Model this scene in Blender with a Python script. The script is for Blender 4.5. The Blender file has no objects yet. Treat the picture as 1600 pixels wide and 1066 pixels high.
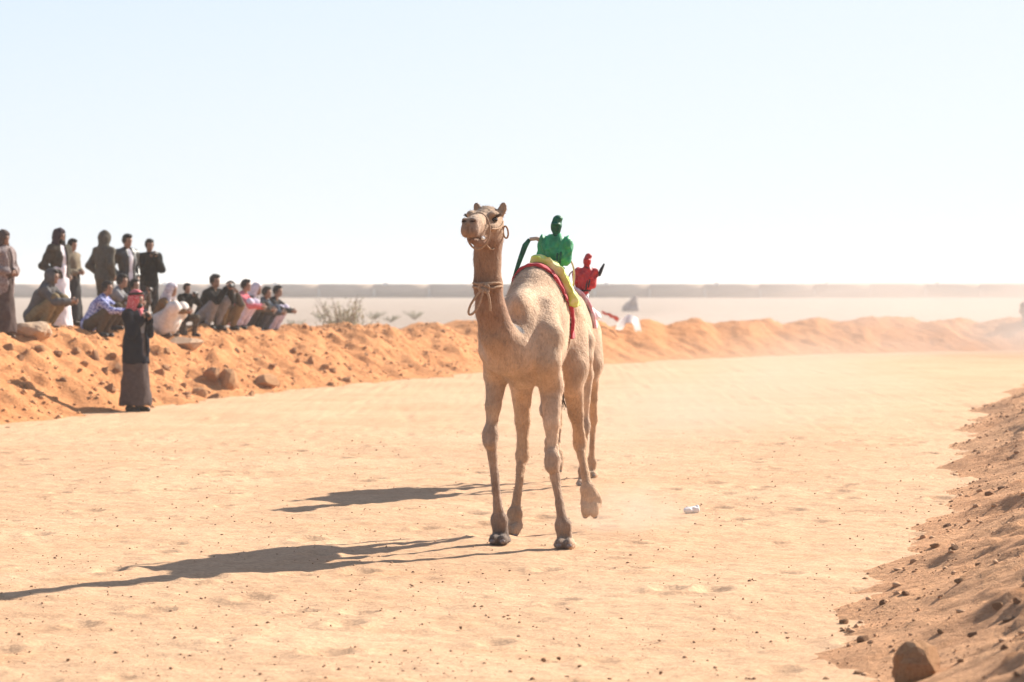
import bpy, math, random
import numpy as np
from mathutils import Vector, Matrix, noise as mnoise
from mathutils.bvhtree import BVHTree

S = bpy.context.scene
COL = S.collection
PI = math.pi
random.seed(7)
RNG = np.random.default_rng(11)

# ------------------------------------------------------------------ camera, sky, sun, exposure
EYE = 1.88                      # photographer's eye height above the track
HORIZON_PX = 444.0              # horizon row in the 1600x1066 photograph
FPX = 100.0 / 36.0 * 1600.0     # focal length in photograph pixels
cam_d = bpy.data.cameras.new('camera'); cam = bpy.data.objects.new('camera', cam_d); COL.objects.link(cam)
cam.location = (0, 0, EYE); cam.rotation_euler = (PI / 2, 0, 0)
cam_d.lens = 100; cam_d.sensor_width = 36; cam_d.clip_start = 0.1; cam_d.clip_end = 6000
cam_d.shift_y = -(533.0 - HORIZON_PX) / 1600.0
cam_d.dof.use_dof = True; cam_d.dof.focus_distance = 20.2; cam_d.dof.aperture_fstop = 3.5
S.camera = cam

SUN_EL, SUN_AZ = math.radians(31.0), math.radians(48.0)     # azimuth from +Y towards +X
w = bpy.data.worlds.new('World'); S.world = w; w.use_nodes = True
nt = w.node_tree; bg = nt.nodes['Background']
sky = nt.nodes.new('ShaderNodeTexSky'); sky.sky_type = 'NISHITA'; sky.sun_disc = False
sky.sun_elevation = SUN_EL; sky.sun_rotation = SUN_AZ; sky.altitude = 600; sky.air_density = 0.6; sky.dust_density = 1.0; sky.ozone_density = 0.0
# dusty air whitens the whole sky: one soft shoulder for every direction, 1 - exp(-x)
sx = nt.nodes.new('ShaderNodeSeparateColor'); cx = nt.nodes.new('ShaderNodeCombineColor'); nt.links.new(sky.outputs[0], sx.inputs[0])
for ch, lmax in enumerate((4.55, 4.85, 5.3)):
    k1 = nt.nodes.new('ShaderNodeMath'); k1.operation = 'MULTIPLY'; k1.inputs[1].default_value = -2.1 / lmax; nt.links.new(sx.outputs[ch], k1.inputs[0])
    k2 = nt.nodes.new('ShaderNodeMath'); k2.operation = 'EXPONENT'; nt.links.new(k1.outputs[0], k2.inputs[0])
    k3 = nt.nodes.new('ShaderNodeMath'); k3.operation = 'MULTIPLY_ADD'; k3.inputs[1].default_value = -lmax; k3.inputs[2].default_value = lmax; nt.links.new(k2.outputs[0], k3.inputs[0])
    nt.links.new(k3.outputs[0], cx.inputs[ch])
nt.links.new(cx.outputs[0], bg.inputs[0]); bg.inputs[1].default_value = 0.08
sun_d = bpy.data.lights.new('sun', 'SUN'); sun_d.energy = 4.6; sun_d.angle = math.radians(0.53); sun_d.color = (1.0, 0.93, 0.82)
sun = bpy.data.objects.new('sun', sun_d); COL.objects.link(sun); sun.location = (20, 25, 30)
SUNV = Vector((math.sin(SUN_AZ) * math.cos(SUN_EL), math.cos(SUN_AZ) * math.cos(SUN_EL), math.sin(SUN_EL)))
sun.rotation_euler = (-SUNV).to_track_quat('-Z', 'Y').to_euler()
S.view_settings.view_transform = 'Standard'; S.view_settings.look = 'None'
S.view_settings.exposure = 1.38; S.view_settings.gamma = 1.0
try: S.view_settings.use_curve_mapping = False
except Exception: pass
S.render.engine = 'CYCLES'
S.cycles.use_denoising = True
S.cycles.max_bounces = 8; S.cycles.volume_bounces = 2; S.cycles.volume_step_rate = 2.0; S.cycles.volume_max_steps = 128

def at(px, py, D):
    """a point of the place: photograph column / row at a known distance D"""
    return Vector(((px - 800) / FPX * D, D, EYE - (py - HORIZON_PX) / FPX * D))

# ------------------------------------------------------------------ object helpers
def tag(o, label=None, cat=None, group=None, kind=None):
    if label: o['label'] = label
    if cat: o['category'] = cat
    if group: o['group'] = group
    if kind: o['kind'] = kind
    return o

def empty(name, loc=(0, 0, 0), rz=0.0, scale=1.0):
    o = bpy.data.objects.new(name, None); COL.objects.link(o)
    o.location = loc; o.rotation_euler = (0, 0, rz); o.scale = (scale,) * 3
    o.empty_display_size = 0.1
    return o

def mesh_np(name, verts, faces, mat, parent=None, smooth=True, extra_mats=(), fmat=None):
    """faces: int array (n,3) or (n,4), or a list of such arrays"""
    verts = np.asarray(verts, dtype=np.float32)
    if not isinstance(faces, list): faces = [faces]
    faces = [np.asarray(f, dtype=np.int32) for f in faces if len(f)]
    me = bpy.data.meshes.new(name)
    nl = sum(f.size for f in faces); nf = sum(len(f) for f in faces)
    me.vertices.add(len(verts)); me.vertices.foreach_set('co', verts.ravel())
    me.loops.add(nl); me.loops.foreach_set('vertex_index', np.concatenate([f.ravel() for f in faces]))
    me.polygons.add(nf)
    tot = np.concatenate([np.full(len(f), f.shape[1], dtype=np.int32) for f in faces])
    st = np.concatenate([[0], np.cumsum(tot)[:-1]]).astype(np.int32)
    me.polygons.foreach_set('loop_start', st); me.polygons.foreach_set('loop_total', tot)
    if smooth: me.polygons.foreach_set('use_smooth', np.ones(nf, dtype=bool))
    if mat is not None: me.materials.append(mat)
    for m in extra_mats: me.materials.append(m)
    if fmat is not None: me.polygons.foreach_set('material_index', np.asarray(fmat, dtype=np.int32))
    me.update(calc_edges=True); me.validate()
    o = bpy.data.objects.new(name, me); COL.objects.link(o)
    if parent is not None: o.parent = parent
    return o

class MB:
    """collects small shapes into one mesh"""
    def __init__(s): s.v = []; s.f4 = []; s.f3 = []; s.n = 0; s.m4 = []; s.m3 = []
    def add(s, v, f4=None, f3=None, m=0):
        v = np.asarray(v, dtype=float); s.v.append(v)
        if f4 is not None and len(f4): s.f4.append(np.asarray(f4) + s.n); s.m4 += [m] * len(f4)
        if f3 is not None and len(f3): s.f3.append(np.asarray(f3) + s.n); s.m3 += [m] * len(f3)
        s.n += len(v); return s
    def tube(s, pts, rad, seg=8, closed=False, m=0):
        pts = [Vector(p) for p in pts]; n = len(pts)
        rad = [rad] * n if not hasattr(rad, '__len__') else rad
        V = []; up = Vector((0.13, 0.21, 0.97)); prev = None
        for i, p in enumerate(pts):
            a = pts[(i - 1) % n] if (closed or i > 0) else p; b = pts[(i + 1) % n] if (closed or i < n - 1) else p
            t = (b - a).normalized() if (b - a).length > 1e-9 else Vector((0, 0, 1))
            u = prev - t * prev.dot(t) if prev is not None else up - t * up.dot(t)
            if u.length < 1e-4: u = Vector((1, 0, 0)) - t * t.x
            u.normalize(); prev = u; w_ = t.cross(u)
            for k in range(seg):
                an = 2 * PI * k / seg; V.append(p + (u * math.cos(an) + w_ * math.sin(an)) * rad[i])
        F = []
        for i in range(n if closed else n - 1):
            j = (i + 1) % n
            for k in range(seg): F.append((i * seg + k, i * seg + (k + 1) % seg, j * seg + (k + 1) % seg, j * seg + k))
        f3 = []
        if not closed:
            V.append(pts[0]); V.append(pts[-1]); a, b = n * seg, n * seg + 1
            for k in range(seg): f3.append((a, (k + 1) % seg, k)); f3.append((b, (n - 1) * seg + k, (n - 1) * seg + (k + 1) % seg))
        return s.add([tuple(x) for x in V], F, f3, m)
    def box(s, lo, hi, M=None, m=0):
        x0, y0, z0 = lo; x1, y1, z1 = hi
        v = [(x0, y0, z0), (x1, y0, z0), (x1, y1, z0), (x0, y1, z0), (x0, y0, z1), (x1, y0, z1), (x1, y1, z1), (x0, y1, z1)]
        if M is not None: v = [tuple(M @ Vector(p)) for p in v]
        return s.add(v, [(0, 3, 2, 1), (4, 5, 6, 7), (0, 1, 5, 4), (1, 2, 6, 5), (2, 3, 7, 6), (3, 0, 4, 7)], None, m)
    def ball(s, c, r, seg=8, ring=6, m=0):
        r = (r,) * 3 if not hasattr(r, '__len__') else r
        V = [(c[0], c[1], c[2] + r[2])]
        for i in range(1, ring):
            a = PI * i / ring
            for k in range(seg):
                b = 2 * PI * k / seg; V.append((c[0] + r[0] * math.sin(a) * math.cos(b), c[1] + r[1] * math.sin(a) * math.sin(b), c[2] + r[2] * math.cos(a)))
        V.append((c[0], c[1], c[2] - r[2])); e = len(V) - 1; f3 = []; f4 = []
        for k in range(seg):
            f3.append((0, 1 + k, 1 + (k + 1) % seg)); b = 1 + (ring - 2) * seg; f3.append((e, b + (k + 1) % seg, b + k))
        for i in range(ring - 2):
            for k in range(seg):
                a = 1 + i * seg; f4.append((a + k, a + seg + k, a + seg + (k + 1) % seg, a + (k + 1) % seg))
        return s.add(V, f4, f3, m)
    def build(s, name, mat, parent=None, smooth=True, extra=()):
        f = []; fm = []
        if s.f4: f.append(np.concatenate(s.f4)); fm += s.m4
        if s.f3: f.append(np.concatenate(s.f3)); fm += s.m3
        return mesh_np(name, np.concatenate(s.v), f, mat, parent, smooth, extra, fm)

# ------------------------------------------------------------------ noise
def _hash(ix, iy, seed):
    h = (ix.astype(np.int64) * 374761393 + iy.astype(np.int64) * 668265263 + seed * 1442695041) & 0x7fffffff
    h = (h ^ (h >> 13)) * 1274126177 & 0x7fffffff
    return ((h ^ (h >> 16)) & 0xffff) / 65535.0

def perlin(x, y, seed=0):
    x0 = np.floor(x); y0 = np.floor(y); fx = x - x0; fy = y - y0
    u = fx * fx * fx * (fx * (fx * 6 - 15) + 10); v = fy * fy * fy * (fy * (fy * 6 - 15) + 10)
    def g(ix, iy, dx, dy):
        a = _hash(ix, iy, seed) * 2 * PI; return np.cos(a) * dx + np.sin(a) * dy
    n00 = g(x0, y0, fx, fy); n10 = g(x0 + 1, y0, fx - 1, fy); n01 = g(x0, y0 + 1, fx, fy - 1); n11 = g(x0 + 1, y0 + 1, fx - 1, fy - 1)
    return (n00 * (1 - u) + n10 * u) * (1 - v) + (n01 * (1 - u) + n11 * u) * v

def fbm(x, y, octv=4, seed=0, gain=0.5):
    t = 0; a = 1.0
    for o in range(octv): t = t + a * perlin(x * 2 ** o + 17.3 * o, y * 2 ** o - 9.1 * o, seed + o); a *= gain
    return t

# ------------------------------------------------------------------ signed distance modelling -> one continuous mesh
def _sdf_prim(p, X, Y, Z):
    t = p[0]
    if t == 'c':
        a, b, ra, rb = np.array(p[1], float), np.array(p[2], float), p[3], p[4]
        d = b - a; L = max(float(d @ d), 1e-9)
        px, py, pz = X - a[0], Y - a[1], Z - a[2]
        h = np.clip((px * d[0] + py * d[1] + pz * d[2]) / L, 0, 1)
        return np.sqrt((px - d[0] * h) ** 2 + (py - d[1] * h) ** 2 + (pz - d[2] * h) ** 2) - (ra + (rb - ra) * h)
    c, r, R = p[1], p[2], p[3]
    px, py, pz = X - c[0], Y - c[1], Z - c[2]
    if R is not None:   # R columns = local axes
        R = np.array(R); px, py, pz = (R[0, 0] * px + R[1, 0] * py + R[2, 0] * pz, R[0, 1] * px + R[1, 1] * py + R[2, 1] * pz, R[0, 2] * px + R[1, 2] * py + R[2, 2] * pz)
    if t in ('e', 's'):
        k0 = np.sqrt((px / r[0]) ** 2 + (py / r[1]) ** 2 + (pz / r[2]) ** 2)
        k1 = np.sqrt((px / r[0] ** 2) ** 2 + (py / r[1] ** 2) ** 2 + (pz / r[2] ** 2) ** 2)
        return np.where(k0 < 1e-3, -min(r), k0 * (k0 - 1) / np.maximum(k1, 1e-6))
    # box 'b' / subtracted box 'sb'
    rd = 0.02
    qx, qy, qz = np.abs(px) - r[0] + rd, np.abs(py) - r[1] + rd, np.abs(pz) - r[2] + rd
    return np.sqrt(np.maximum(qx, 0) ** 2 + np.maximum(qy, 0) ** 2 + np.maximum(qz, 0) ** 2) + np.minimum(np.maximum(qx, np.maximum(qy, qz)), 0) - rd

def _bounds(p):
    if p[0] == 'c':
        a, b = np.array(p[1], float), np.array(p[2], float); r = max(p[3], p[4])
        return np.minimum(a, b) - r, np.maximum(a, b) + r
    c = np.array(p[1], float); r = np.array(p[2], float)
    if p[3] is not None: r = np.abs(np.array(p[3])) @ r
    return c - r, c + r

def sdf_grid(prims, h, pad=0.03):
    los, his = zip(*[_bounds(p) for p in prims if p[0] in 'ceb'])
    lo = np.min(los, 0) - pad - 2 * h; hi = np.max(his, 0) + pad + 2 * h
    n = np.ceil((hi - lo) / h).astype(int) + 1
    V = np.full(n, 0.5, dtype=np.float32)
    ax = [lo[i] + np.arange(n[i]) * h for i in range(3)]
    for p in prims:
        k = p[-1]; pl, ph = _bounds(p); m = k + 4 * h
        i0 = np.clip(np.floor((pl - m - lo) / h).astype(int), 0, n); i1 = np.clip(np.ceil((ph + m - lo) / h).astype(int) + 1, 0, n)
        if np.any(i1 <= i0): continue
        sl = tuple(slice(i0[i], i1[i]) for i in range(3))
        X = ax[0][sl[0]][:, None, None]; Y = ax[1][sl[1]][None, :, None]; Z = ax[2][sl[2]][None, None, :]
        b = _sdf_prim(p, X, Y, Z); a = V[sl]
        if p[0] in ('s', 'sb'):
            q = -b; hh = np.clip(0.5 - 0.5 * (a - q) / k, 0, 1) if k > 0 else (q > a)
            V[sl] = a * (1 - hh) + q * hh + k * hh * (1 - hh)
        else:
            hh = np.clip(0.5 + 0.5 * (a - b) / k, 0, 1); V[sl] = a * (1 - hh) + b * hh - k * hh * (1 - hh)
    return V, lo, ax

def surface_nets(V, lo, h):
    Sg = V < 0; c = np.zeros(tuple(s - 1 for s in V.shape), dtype=np.int8)
    for i in (0, 1):
        for j in (0, 1):
            for k in (0, 1): c += Sg[i:Sg.shape[0] - 1 + i, j:Sg.shape[1] - 1 + j, k:Sg.shape[2] - 1 + k]
    act = (c > 0) & (c < 8); idx = np.full(c.shape, -1, dtype=np.int32); I, J, K = np.nonzero(act)
    idx[act] = np.arange(len(I))
    pos = np.zeros((len(I), 3)); cnt = np.zeros(len(I))
    corners = [(i, j, k) for i in (0, 1) for j in (0, 1) for k in (0, 1)]
    for a in corners:
        for d in range(3):
            if a[d]: continue
            b = list(a); b[d] = 1
            va = V[I + a[0], J + a[1], K + a[2]].astype(float); vb = V[I + b[0], J + b[1], K + b[2]].astype(float)
            x = (va < 0) != (vb < 0); t = np.where(x, va / np.where(x, va - vb, 1), 0)
            for e in range(3): pos[:, e] += np.where(x, a[e] + (t if e == d else 0), 0)
            cnt += x
    verts = (pos / cnt[:, None] + np.stack([I, J, K], 1)) * h + lo
    Q = []
    for d in range(3):
        s0 = [slice(1, -1)] * 3; s1 = [slice(1, -1)] * 3; s0[d] = slice(0, -1); s1[d] = slice(1, None)
        A, B = Sg[tuple(s0)], Sg[tuple(s1)]; ijk = list(np.nonzero(A != B)); fl = ~A[A != B]
        for e in range(3):
            if e != d: ijk[e] = ijk[e] + 1
        u, v = (d + 1) % 3, (d + 2) % 3
        def cell(du, dv):
            q = list(ijk); q[u] = q[u] - du; q[v] = q[v] - dv; return idx[q[0], q[1], q[2]]
        q = np.stack([cell(1, 1), cell(0, 1), cell(0, 0), cell(1, 0)], 1); q[fl] = q[fl][:, ::-1]; Q.append(q)
    Q = np.concatenate(Q); Q = Q[(Q >= 0).all(1)]
    return verts, Q

def relax(v, q, it=1, lam=0.5):
    for _ in range(it):
        acc = np.zeros_like(v); n = np.zeros(len(v))
        for i in range(4):
            a, b = q[:, i], q[:, (i + 1) % 4]
            np.add.at(acc, a, v[b]); np.add.at(acc, b, v[a]); np.add.at(n, a, 1); np.add.at(n, b, 1)
        v = v + lam * (acc / np.maximum(n, 1)[:, None] - v)
    return v

def wrinkle(amp, freq, seed=0):
    r = np.random.default_rng(seed); ph = r.uniform(0, 6.28, 6)
    def f(V, ax):
        X = ax[0][:, None, None]; Y = ax[1][None, :, None]; Z = ax[2][None, None, :]
        s = np.sin(freq * (X + 0.6 * Z) + ph[0] + 1.8 * np.sin(freq * 0.45 * (Y - Z) + ph[1])) * 0.6 + np.sin(freq * 1.5 * (Y + 0.35 * X) + ph[2] + 1.4 * np.sin(freq * .6 * Z + ph[3])) * 0.4
        return V + amp * s.astype(np.float32)
    return f

def sculpt(prims, h, post=(), smooth=1):
    V, lo, ax = sdf_grid(prims, h)
    for f in post: V = f(V, ax).astype(np.float32)
    # keep the border open air
    V[0] = V[-1] = 0.5; V[:, 0] = V[:, -1] = 0.5; V[:, :, 0] = V[:, :, -1] = 0.5
    v, q = surface_nets(V, lo, h)
    return relax(v, q, smooth), q

# ------------------------------------------------------------------ materials
MATS = {}
def mat(name, c1, c2=None, scale=12.0, rough=0.9, bump=0.0, bscale=60.0, detail=4.0, spec=0.25, sheen=0.0, coords='Object', ramp=(0.35, 0.65), metal=0.0):
    if name in MATS: return MATS[name]
    m = bpy.data.materials.new(name); m.use_nodes = True; n = m.node_tree; p = n.nodes['Principled BSDF']; MATS[name] = m
    p.inputs['Roughness'].default_value = rough; p.inputs['Specular IOR Level'].default_value = spec; p.inputs['Metallic'].default_value = metal
    if sheen: p.inputs['Sheen Weight'].default_value = sheen
    tc = n.nodes.new('ShaderNodeTexCoord')
    if c2 is None: c2 = tuple(min(1, x * 0.78) for x in c1)
    nz = n.nodes.new('ShaderNodeTexNoise'); nz.inputs['Scale'].default_value = scale; nz.inputs['Detail'].default_value = detail
    n.links.new(tc.outputs[coords], nz.inputs['Vector'])
    rp = n.nodes.new('ShaderNodeValToRGB'); rp.color_ramp.elements[0].position = ramp[0]; rp.color_ramp.elements[1].position = ramp[1]
    rp.color_ramp.elements[0].color = (*c2, 1); rp.color_ramp.elements[1].color = (*c1, 1)
    n.links.new(nz.outputs['Fac'], rp.inputs['Fac']); n.links.new(rp.outputs['Color'], p.inputs['Base Color'])
    if bump:
        b = n.nodes.new('ShaderNodeTexNoise'); b.inputs['Scale'].default_value = bscale; b.inputs['Detail'].default_value = 5
        n.links.new(tc.outputs[coords], b.inputs['Vector'])
        bp = n.nodes.new('ShaderNodeBump'); bp.inputs['Strength'].default_value = 1.0; bp.inputs['Distance'].default_value = bump
        n.links.new(b.outputs['Fac'], bp.inputs['Height']); n.links.new(bp.outputs['Normal'], p.inputs['Normal'])
    return m

def sand_mat(name, light, dark, red, bump=0.012):
    m = bpy.data.materials.new(name); m.use_nodes = True; n = m.node_tree; p = n.nodes['Principled BSDF']
    p.inputs['Roughness'].default_value = 0.97; p.inputs['Specular IOR Level'].default_value = 0.1
    tc = n.nodes.new('ShaderNodeTexCoord')
    def nz(scale, detail, rough=0.55, stretch=None):
        t = n.nodes.new('ShaderNodeTexNoise'); t.inputs['Scale'].default_value = scale; t.inputs['Detail'].default_value = detail; t.inputs['Roughness'].default_value = rough
        if stretch:
            mp = n.nodes.new('ShaderNodeMapping'); mp.inputs['Scale'].default_value = stretch
            n.links.new(tc.outputs['Object'], mp.inputs['Vector']); n.links.new(mp.outputs['Vector'], t.inputs['Vector'])
        else: n.links.new(tc.outputs['Object'], t.inputs['Vector'])
        return t
    def ramp(src, a, b, ca, cb):
        r = n.nodes.new('ShaderNodeValToRGB'); r.color_ramp.elements[0].position = a; r.color_ramp.elements[1].position = b
        r.color_ramp.elements[0].color = (*ca, 1); r.color_ramp.elements[1].color = (*cb, 1); n.links.new(src, r.inputs['Fac']); return r.outputs['Color']
    def mix(fac, a, b, mode='MIX'):
        x = n.nodes.new('ShaderNodeMix'); x.data_type = 'RGBA'; x.blend_type = mode
        if isinstance(fac, float): x.inputs[0].default_value = fac
        else: n.links.new(fac, x.inputs[0])
        n.links.new(a, x.inputs[6]); n.links.new(b, x.inputs[7]); return x.outputs[2]
    base = ramp(nz(0.45, 5, 0.6).outputs['Fac'], 0.35, 0.68, dark, light)
    patch = nz(1.7, 6, 0.65, (0.5, 1.0, 1.0)).outputs['Fac']
    rr = n.nodes.new('ShaderNodeRGB'); rr.outputs[0].default_value = (*red, 1)
    pm = ramp(patch, 0.52, 0.72, (0, 0, 0), (0.75, 0.75, 0.75))
    c = mix(pm, base, rr.outputs[0])
    grain = ramp(nz(38, 4, 0.7).outputs['Fac'], 0.28, 0.62, (0.72, 0.70, 0.68), (1.06, 1.06, 1.06))
    c = mix(1.0, c, grain, 'MULTIPLY')
    g2 = ramp(nz(9, 5, 0.7).outputs['Fac'], 0.30, 0.6, (0.86, 0.84, 0.82), (1.03, 1.03, 1.03))
    c = mix(1.0, c, g2, 'MULTIPLY')
    n.links.new(c, p.inputs['Base Color'])
    b1 = nz(14, 8, 0.68)
    bp = n.nodes.new('ShaderNodeBump'); bp.inputs['Distance'].default_value = bump; bp.inputs['Strength'].default_value = 1.0
    n.links.new(b1.outputs['Fac'], bp.inputs['Height']); n.links.new(bp.outputs['Normal'], p.inputs['Normal'])
    MATS[name] = m; return m

# ------------------------------------------------------------------ the ground
M_TRACK = sand_mat('track_sand', (0.58, 0.375, 0.230), (0.51, 0.315, 0.185), (0.49, 0.28, 0.15), 0.015)
M_BANK = sand_mat('bank_sand', (0.55, 0.255, 0.110), (0.48, 0.208, 0.084), (0.44, 0.185, 0.074), 0.035)
M_BANK_R = sand_mat('bank_sand_grey', (0.60, 0.330, 0.175), (0.52, 0.270, 0.138), (0.50, 0.235, 0.108), 0.035)

def graded(lo, hi, step, far_lo, far_hi, growth):
    a = list(np.arange(lo, hi, step)); s = step; x = a[-1]
    while x < far_hi: s *= growth; x += s; a.append(x)
    s = step; x = lo; b = []
    while x > far_lo: s *= growth; x -= s; b.append(x)
    return np.array(b[::-1] + a)

def ground_height(X, Y):
    near = np.clip(1 - np.maximum(np.abs(X) - 14, 0) / 20, 0, 1) * np.clip(1 - (Y - 60) / 60, 0, 1)
    z = 0.030 * fbm(X / 2.6, Y / 3.4, 3, 3) + 0.014 * fbm(X / 0.55, Y / 0.7, 3, 8)
    fine = fbm(X / 0.16, Y / 0.19, 2, 21)
    z = z + 0.013 * fine + 0.016 * np.clip(fbm(X / 0.33, Y / 0.33, 2, 33) - 0.25, 0, 1)
    # hoof scuffs: shallow bowls with a raised lip, most of them on the beaten line
    cx, cy = np.floor(X / 0.55), np.floor(Y / 0.7)
    for dx in (-1, 0, 1):
        for dy in (-1, 0, 1):
            ix, iy = cx + dx, cy + dy
            hx = (ix + 0.15 + 0.7 * _hash(ix, iy, 5)) * 0.55; hy = (iy + 0.15 + 0.7 * _hash(ix, iy, 6)) * 0.7
            on = (_hash(ix, iy, 7) < 0.42); sc = 0.6 + 0.7 * _hash(ix, iy, 8)
            r = np.sqrt(((X - hx) / (0.09 * sc)) ** 2 + ((Y - hy) / (0.13 * sc)) ** 2)
            z = z + on * sc * (-0.022 * np.exp(-r ** 2) + 0.015 * np.exp(-((r - 1.35) / 0.4) ** 2))
    return z * near

gx = graded(-6.5, 8.0, 0.045, -1500, 1500, 1.10); gy = graded(10.5, 33.0, 0.04, -300, 2600, 1.05)
GX, GY = np.meshgrid(gx, gy, indexing='xy')
GZ = ground_height(GX, GY)
ny, nx = GX.shape; ii = np.arange((ny - 1) * (nx - 1)); r_, c_ = ii // (nx - 1), ii % (nx - 1)
gq = np.stack([r_ * nx + c_, r_ * nx + c_ + 1, (r_ + 1) * nx + c_ + 1, (r_ + 1) * nx + c_], 1)
ground = mesh_np('ground', np.stack([GX, GY, GZ], -1).reshape(-1, 3), gq, M_TRACK)
tag(ground, 'beaten pale orange sand of the race track and desert', 'ground', kind='structure')

# ------------------------------------------------------------------ bulldozed sand banks either side of the track
def spline(P, ds):
    P = [np.array(p, float) for p in P]; P = [2 * P[0] - P[1]] + P + [2 * P[-1] - P[-2]]; out = []
    for i in range(1, len(P) - 2):
        n = max(2, int(np.linalg.norm(P[i + 1] - P[i]) / ds))
        for k in range(n):
            t = k / n; a, b, c, d = P[i - 1:i + 3]
            out.append(0.5 * ((2 * b) + (-a + c) * t + (2 * a - 5 * b + 4 * c - d) * t * t + (-a + 3 * b - 3 * c + d) * t ** 3))
    return np.array(out + [P[-2]])

def bank(name, foot, side, height, dsf, tstep, seed, m, label, wid=2.3, top=0.9, streak=0.0, lump=0.10, clod=0.05, toe_a=(0.45, 0.16), calm_far=False):
    C = spline(foot, dsf); T = np.gradient(C, axis=0); T /= np.linalg.norm(T, axis=1)[:, None]
    Ls = np.concatenate([[0], np.cumsum(np.linalg.norm(np.diff(C, axis=0), axis=1))])
    k = 12                                  # smooth the normals so that bends do not fold
    Nn = np.stack([-T[:, 1], T[:, 0]], 1) * side
    for e in range(2): Nn[:, e] = np.convolve(np.pad(Nn[:, e], k, mode='edge'), np.ones(2 * k + 1) / (2 * k + 1), 'valid')
    t = np.arange(-0.7, wid + top + 2.2, tstep)
    Tt, Ss = np.meshgrid(t, Ls, indexing='xy')
    X = C[:, 0][:, None] + Nn[:, 0][:, None] * Tt; Y = C[:, 1][:, None] + Nn[:, 1][:, None] * Tt
    toe = toe_a[0] * fbm(Ss / 1.9, Ss * 0 + seed, 2, seed) + toe_a[1] * fbm(X / 0.5, Y / 0.5, 2, seed + 4)
    u = (Tt - toe) / wid
    H = height(Ls)[:, None] * (1 + (0.07 if calm_far else 0.16) * fbm(Ss / 3.1, Ss * 0 + 3.3, 2, seed + 9))
    if streak:    # tipped loads: rounded heaps that lean along the bank
        q = Ss / 2.3 - Tt * 0.55 + 0.5 * fbm(Ss / 4.0, Ss * 0 + 7.7, 2, seed + 2); fr = q - np.floor(q)
        H = H * (1 + (streak(Ls)[:, None] if callable(streak) else streak) * (np.where(fr < 0.7, fr / 0.7, (1 - fr) / 0.3) - 0.55))
    up = np.clip(u, 0, 1); rise = up * up * (3 - 2 * up) * 0.45 + up * 0.55
    dn = np.clip((Tt - wid - top) / 2.0, 0, 1); fall = dn * dn * (3 - 2 * dn)
    prof = rise * (1 - fall)
    env = np.clip(u * 2.2, 0, 1) * (1 - fall)
    flat = 1 - 0.55 * np.clip((Tt - wid) / 0.4, 0, 1)
    gl = 1 - np.abs(perlin(Ss / 0.62 + 0.4 * Tt, Tt / 2.4, seed + 31)) * 2       # little gullies
    calm = np.interp(Ls, [0, 40, 52, 400], [1, 1, 0.42, 0.38])[:, None] if calm_far else 1.0
    z = H * prof + calm * env * flat * (lump * fbm(X / 0.75, Y / 0.75, 3, seed + 5) + clod * np.clip(fbm(X / 0.24, Y / 0.24, 3, seed + 6), -0.2, 1) - 0.035 * np.clip(gl - 0.55, 0, 1))
    z = z + 0.5 * clod * np.clip(env + 0.3, 0, 1) * np.clip(fbm(X / 0.1, Y / 0.1, 2, seed + 12), 0, 1)
    z = z - 0.10 * np.clip(-u * 3, 0, 1) - 0.03
    ny, nx = X.shape; i_ = np.arange((ny - 1) * (nx - 1)); r, c = i_ // (nx - 1), i_ % (nx - 1)
    q = np.stack([r * nx + c, r * nx + c + 1, (r + 1) * nx + c + 1, (r + 1) * nx + c], 1)
    if side > 0: q = q[:, ::-1]
    v = np.stack([X, Y, z], -1).reshape(-1, 3)
    o = mesh_np(name, v, q, m)
    tag(o, label, 'sand bank', kind='structure')
    return o, BVHTree.FromPolygons([tuple(p) for p in v], [tuple(f) for f in q], all_triangles=False)

LEFT_FOOT = [(-11.5, 18), (-9.1, 28), (-6.8, 37.7), (-5.5, 43), (-3.85, 50.2), (-0.9, 59), (2.3, 66.5), (5.2, 72), (9, 76.5), (13.5, 80), (20, 83), (32, 85)]
CREST_H = lambda s: np.interp(s, [0, 10, 24, 30, 36, 52, 75, 110], [1.25, 1.25, 1.22, 1.16, 1.02, 0.92, 0.82, 0.75])
# (the foot line runs forward, the bank lies to its left)
bank_l, BV_L = bank('embankment', LEFT_FOOT, 1, CREST_H, 0.075, 0.06, 40, M_BANK, 'bulldozed orange sand bank along the far side of the track', streak=lambda s: np.interp(s, [0, 30, 46, 200], [0.02, 0.05, 0.20, 0.24]), lump=0.095, clod=0.115, calm_far=True)
RIGHT_FOOT = [(-1.2, 2), (0.2, 7), (1.36, 13.4), (1.72, 15.6), (2.06, 17.9), (2.66, 20.1), (3.7, 24.9), (5.05, 32.6), (6.5, 40.5), (9.6, 53.5), (13.4, 63), (20, 69), (32, 72)]
bank_r, BV_R = bank('embankment', RIGHT_FOOT, -1, lambda s: np.interp(s, [0, 30, 60, 90], [1.3, 1.3, 1.2, 0.9]), 0.05, 0.05, 77, M_BANK_R, 'shaded grey brown sand bank on the near side of the track', wid=3.7, streak=0.14, lump=0.11, clod=0.075, toe_a=(0.55, 0.10))

def ground_z(x, y):
    z = float(ground_height(np.array([[x]], float), np.array([[y]], float))[0, 0])
    for b in (BV_L, BV_R):
        h = b.ray_cast(Vector((x, y, 20)), Vector((0, 0, -1)))
        if h[0] is not None: z = max(z, h[0].z)
    return z

def hit_px(px, py):
    """where the line of sight through a photograph pixel meets the ground or a bank"""
    d = Vector(((px - 800) / FPX, 1, -(py - HORIZON_PX) / FPX)); best = None
    for b in (BV_L, BV_R):
        h = b.ray_cast(Vector((0, 0, EYE)), d.normalized())
        if h[0] is not None and (best is None or h[0].y < best.y): best = h[0]
    if py > HORIZON_PX + 5:
        D = EYE * FPX / (py - HORIZON_PX)
        if best is None or D < best.y: best = Vector(((px - 800) / FPX * D, D, 0))
    return best

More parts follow.
